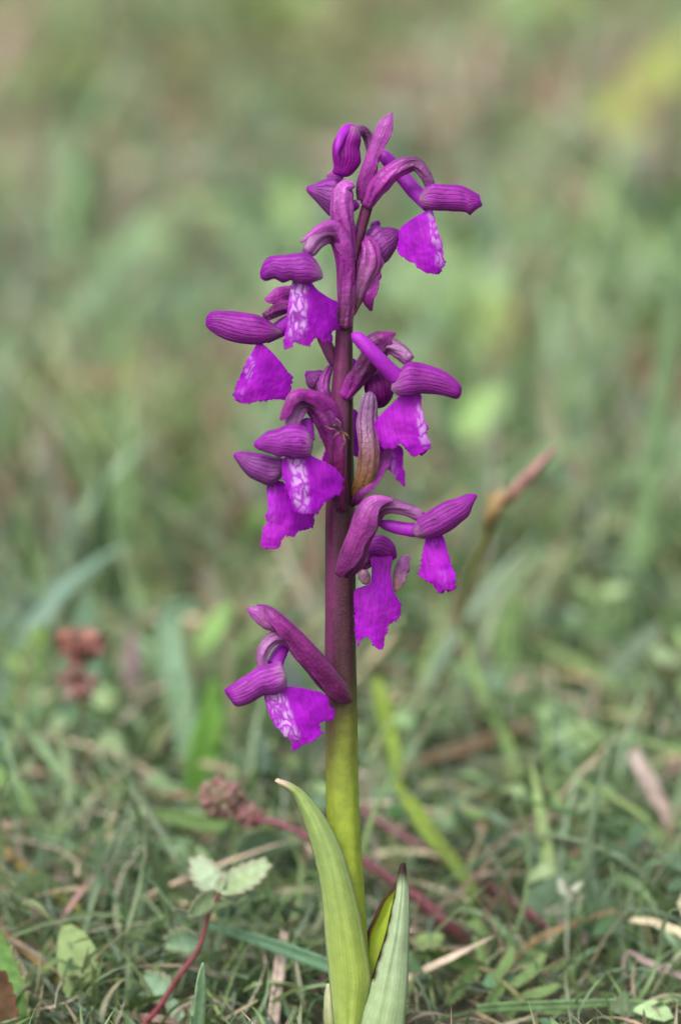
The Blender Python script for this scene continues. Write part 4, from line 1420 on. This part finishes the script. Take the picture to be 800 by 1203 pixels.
blade('grass_blade', 'thin reddish tan blade fading to green in the dark turf', 'grass blade', [(-10, 1080, 40, 3), (25, 1112, 34, 4), (55, 1140, 28, 4), (95, 1172, 22, 3.5)], (lin('#a0705c'), lin('#7c8a48')))
blade('grass_blade', 'level green blade pointing right at the foot of the feathery leaf', 'grass blade', [(768, 1177, 12, 1), (720, 1178, 13, 4), (660, 1181, 13, 5.5), (600, 1183, 13, 5.5), (560, 1186, 12, 5)], (lin('#83a272'), lin('#7c9c68')), root=False)
blade('grass_blade', 'slender green blade curving up from the dark turf', 'grass blade', [(20, 842, 120, 2), (55, 885, 114, 6), (95, 935, 106, 7), (140, 985, 96, 7)], (lin('#86a078'), lin('#7a9866')))
blade('grass_blade', 'thin green blade crossing in front of the tan straw', 'grass blade', [(545, 742, 165, 1.5), (560, 800, 160, 5), (590, 860, 152, 6), (612, 930, 142, 6)], (lin('#86a060'), lin('#7a9a58')))
blade('grass_blade', 'narrow bright green blade far back in the soft grass', 'grass blade', [(592, 372, 760, 5), (603, 400, 756, 10), (612, 430, 752, 11), (622, 470, 748, 10)], (lin('#90b03c'), lin('#86a444')))
blade('grass_blade', 'pale green blade arching across the turf right of the orchid', 'grass blade', [(745, 448, 420, 3), (700, 470, 415, 8), (650, 505, 408, 9), (600, 555, 400, 9), (570, 610, 390, 8)], (lin('#98b068'), lin('#86a060')))
blade('broad_leaf', 'upright pale green leaf blade among round-leaved plants', 'leaf', [(612, 690, 230, 2), (600, 730, 226, 12), (590, 790, 220, 15), (585, 850, 210, 14)], (lin('#8aaa68'), lin('#80a060')))
blade('broad_leaf', 'whitish green leaf slanting over the turf', 'leaf', [(776, 735, 215, 3), (755, 755, 214, 10), (728, 780, 212, 12), (705, 815, 210, 6)], (lin('#a8b8a0'), lin('#90a888')))
blade('grass_blade', 'tall soft green blade rising past the right rim of the view', 'grass blade', [(803, 250, 300, 3), (792, 330, 300, 7), (782, 420, 298, 9), (770, 520, 295, 9), (757, 620, 290, 9), (745, 720, 280, 9)], (lin('#86a078'), lin('#7a9a60')))
blade('broad_leaf', 'bright green short leaf at the yellowish patch', 'leaf', [(14, 600, 330, 4), (18, 630, 326, 16), (24, 665, 320, 18), (30, 700, 312, 14)], (lin('#7cb03c'), lin('#6a9a3c')))
blade('broad_leaf', 'light green rounded leaf pair lying in the turf', 'leaf', [(48, 735, 205, 4), (40, 770, 200, 18), (34, 805, 195, 22), (30, 845, 188, 16)], (lin('#90b058'), lin('#80a050')))
blade('dry_stalk', 'thin crooked grey-brown twig beside the feathery leaf', 'twig', [(810, 1152, 22, 3), (780, 1138, 24, 3), (758, 1130, 26, 3), (735, 1122, 28, 2)], (lin('#b09c98'), lin('#a08c84')), M_DRY, fold=.9)
blade('dry_stalk', 'curled tan straw arching over the feathery leaf', 'straw', [(725, 1070, 50, 2), (690, 1080, 48, 3), (650, 1095, 45, 3), (622, 1110, 42, 3.5), (600, 1140, 36, 3)], (lin('#b89c78'), lin('#a88a68')), M_DRY)

# reddish brown dying leaf with a green toothed half
T = thing('withered_leaf', foot(2, 1215, 6), 'dying red-brown leaf with a green toothed half', 'leaf')
leaflet('leaf_half', (22, 1225), (-4, 1092), 44, 6, 10, T, lin('#6f9a50'), lin('#7ca060'), 7, .4)
leaflet('leaf_half', (10, 1228), (2, 1140), 30, 1, 3, T, lin('#54402e'), lin('#66503a'), 6, .3, mat=M_DRY)


# small round-leaved plants (each a thing): stem + leaves
def herb(px, py, mm, label, pal, n=7, r=16, seed=1, group=None, up=18, cat='herb'):
    rs = random.Random(seed)
    p = plane_y(px, py, mm)
    T_ = thing('herb_plant', (p.x, p.y, -0.001), label, cat, group)
    for k in range(n):
        an = k * 2.4 + rs.uniform(-.4, .4)
        ex, ey = math.cos(an), math.sin(an)
        h = rs.uniform(-.5, 1) * up
        b_ = (px + ex * r * .25, py - h * .6)
        t_ = (px + ex * r * rs.uniform(1.1, 1.9), py - h - rs.uniform(-.3, .6) * r * .5)
        if math.dist(b_, t_) < r * .7:
            t_ = (t_[0], t_[1] - r * .8)
        mmb, mmt = mm + ey * r * .05, mm + ey * r * .22
        leaflet('leaf', b_, t_, r * rs.uniform(.5, .75), mmb, mmt, T_, pal[0], pal[1], 3, rs.uniform(.1, .8), .3, amp=.04)
    tube('stem', rooted([(px, py - up * .6, mm, 1.6), (px, py, mm, 1.8), (px + 1, py + 6, mm, 2)]), M_HERB, T_, [(0, pal[0]), (1, pal[0])], plane=plane_y, n=8, m=8)
    return T_


herb(700, 705, 240, 'pale green round-leaved plant, lightest of the herbs right of the orchid', (lin('#9aba7c'), lin('#a4c08c')), 9, 22, 1)
herb(660, 735, 235, 'blue-green leafy plant beside the pale round-leaved one', (lin('#7a9c78'), lin('#84a484')), 8, 20, 2)
herb(665, 1062, 45, 'small plant with whitish folded leaves above the feathery leaf', (lin('#a8b498'), lin('#bcc0ac')), 6, 15, 3, up=24)
herb(745, 1075, 60, 'grey-green clover-like plant by the curled straw', (lin('#74906c'), lin('#84a07c')), 9, 16, 4)
herb(770, 1010, 90, 'mid green leafy herb near the thick dry stem', (lin('#7a9c5c'), lin('#8aac70')), 9, 18, 5)
herb(120, 940, 120, 'yellowish green leafy herb below the withered flower heads', (lin('#84a45a'), lin('#90ac64')), 9, 18, 6)
herb(130, 1015, 70, 'dull green low herb left of the toothed sprig', (lin('#6c8c5c'), lin('#7a9a6a')), 8, 15, 7)
herb(110, 630, 350, 'yellow-tinged leafy plant in the turf', (lin('#a09c34'), lin('#aca040')), 9, 22, 8)
herb(195, 615, 380, 'mustard yellow leafy plant, yellowest in the meadow', (lin('#a89c30'), lin('#b0a83c')), 10, 24, 9)
herb(45, 632, 330, 'silvery pale-leaved plant beside the bright green leaf', (lin('#a8b0a0'), lin('#b0b8ac')), 5, 18, 10)
herb(560, 1000, 110, 'fresh green leafy herb behind the pink runner stem', (lin('#7a9e5a'), lin('#86a868')), 9, 18, 11)
herb(690, 960, 120, 'grey-green broad-leaved herb left of the thick dry stem', (lin('#83a078'), lin('#90ac84')), 8, 22, 12)
herb(715, 850, 175, 'leafy green herb under the whitish leaf', (lin('#7aa052'), lin('#88a860')), 9, 20, 13)
herb(700, 260, 1000, 'pale withered plant far back in the meadow', (lin('#c0b8b0'), lin('#c4b4b0')), 7, 20, 14)
herb(400, 1075, 62, 'dark green herb half hidden behind the orchid foot', (lin('#668a54'), lin('#74965f')), 8, 17, 15)

print('objects', len(scene.objects))
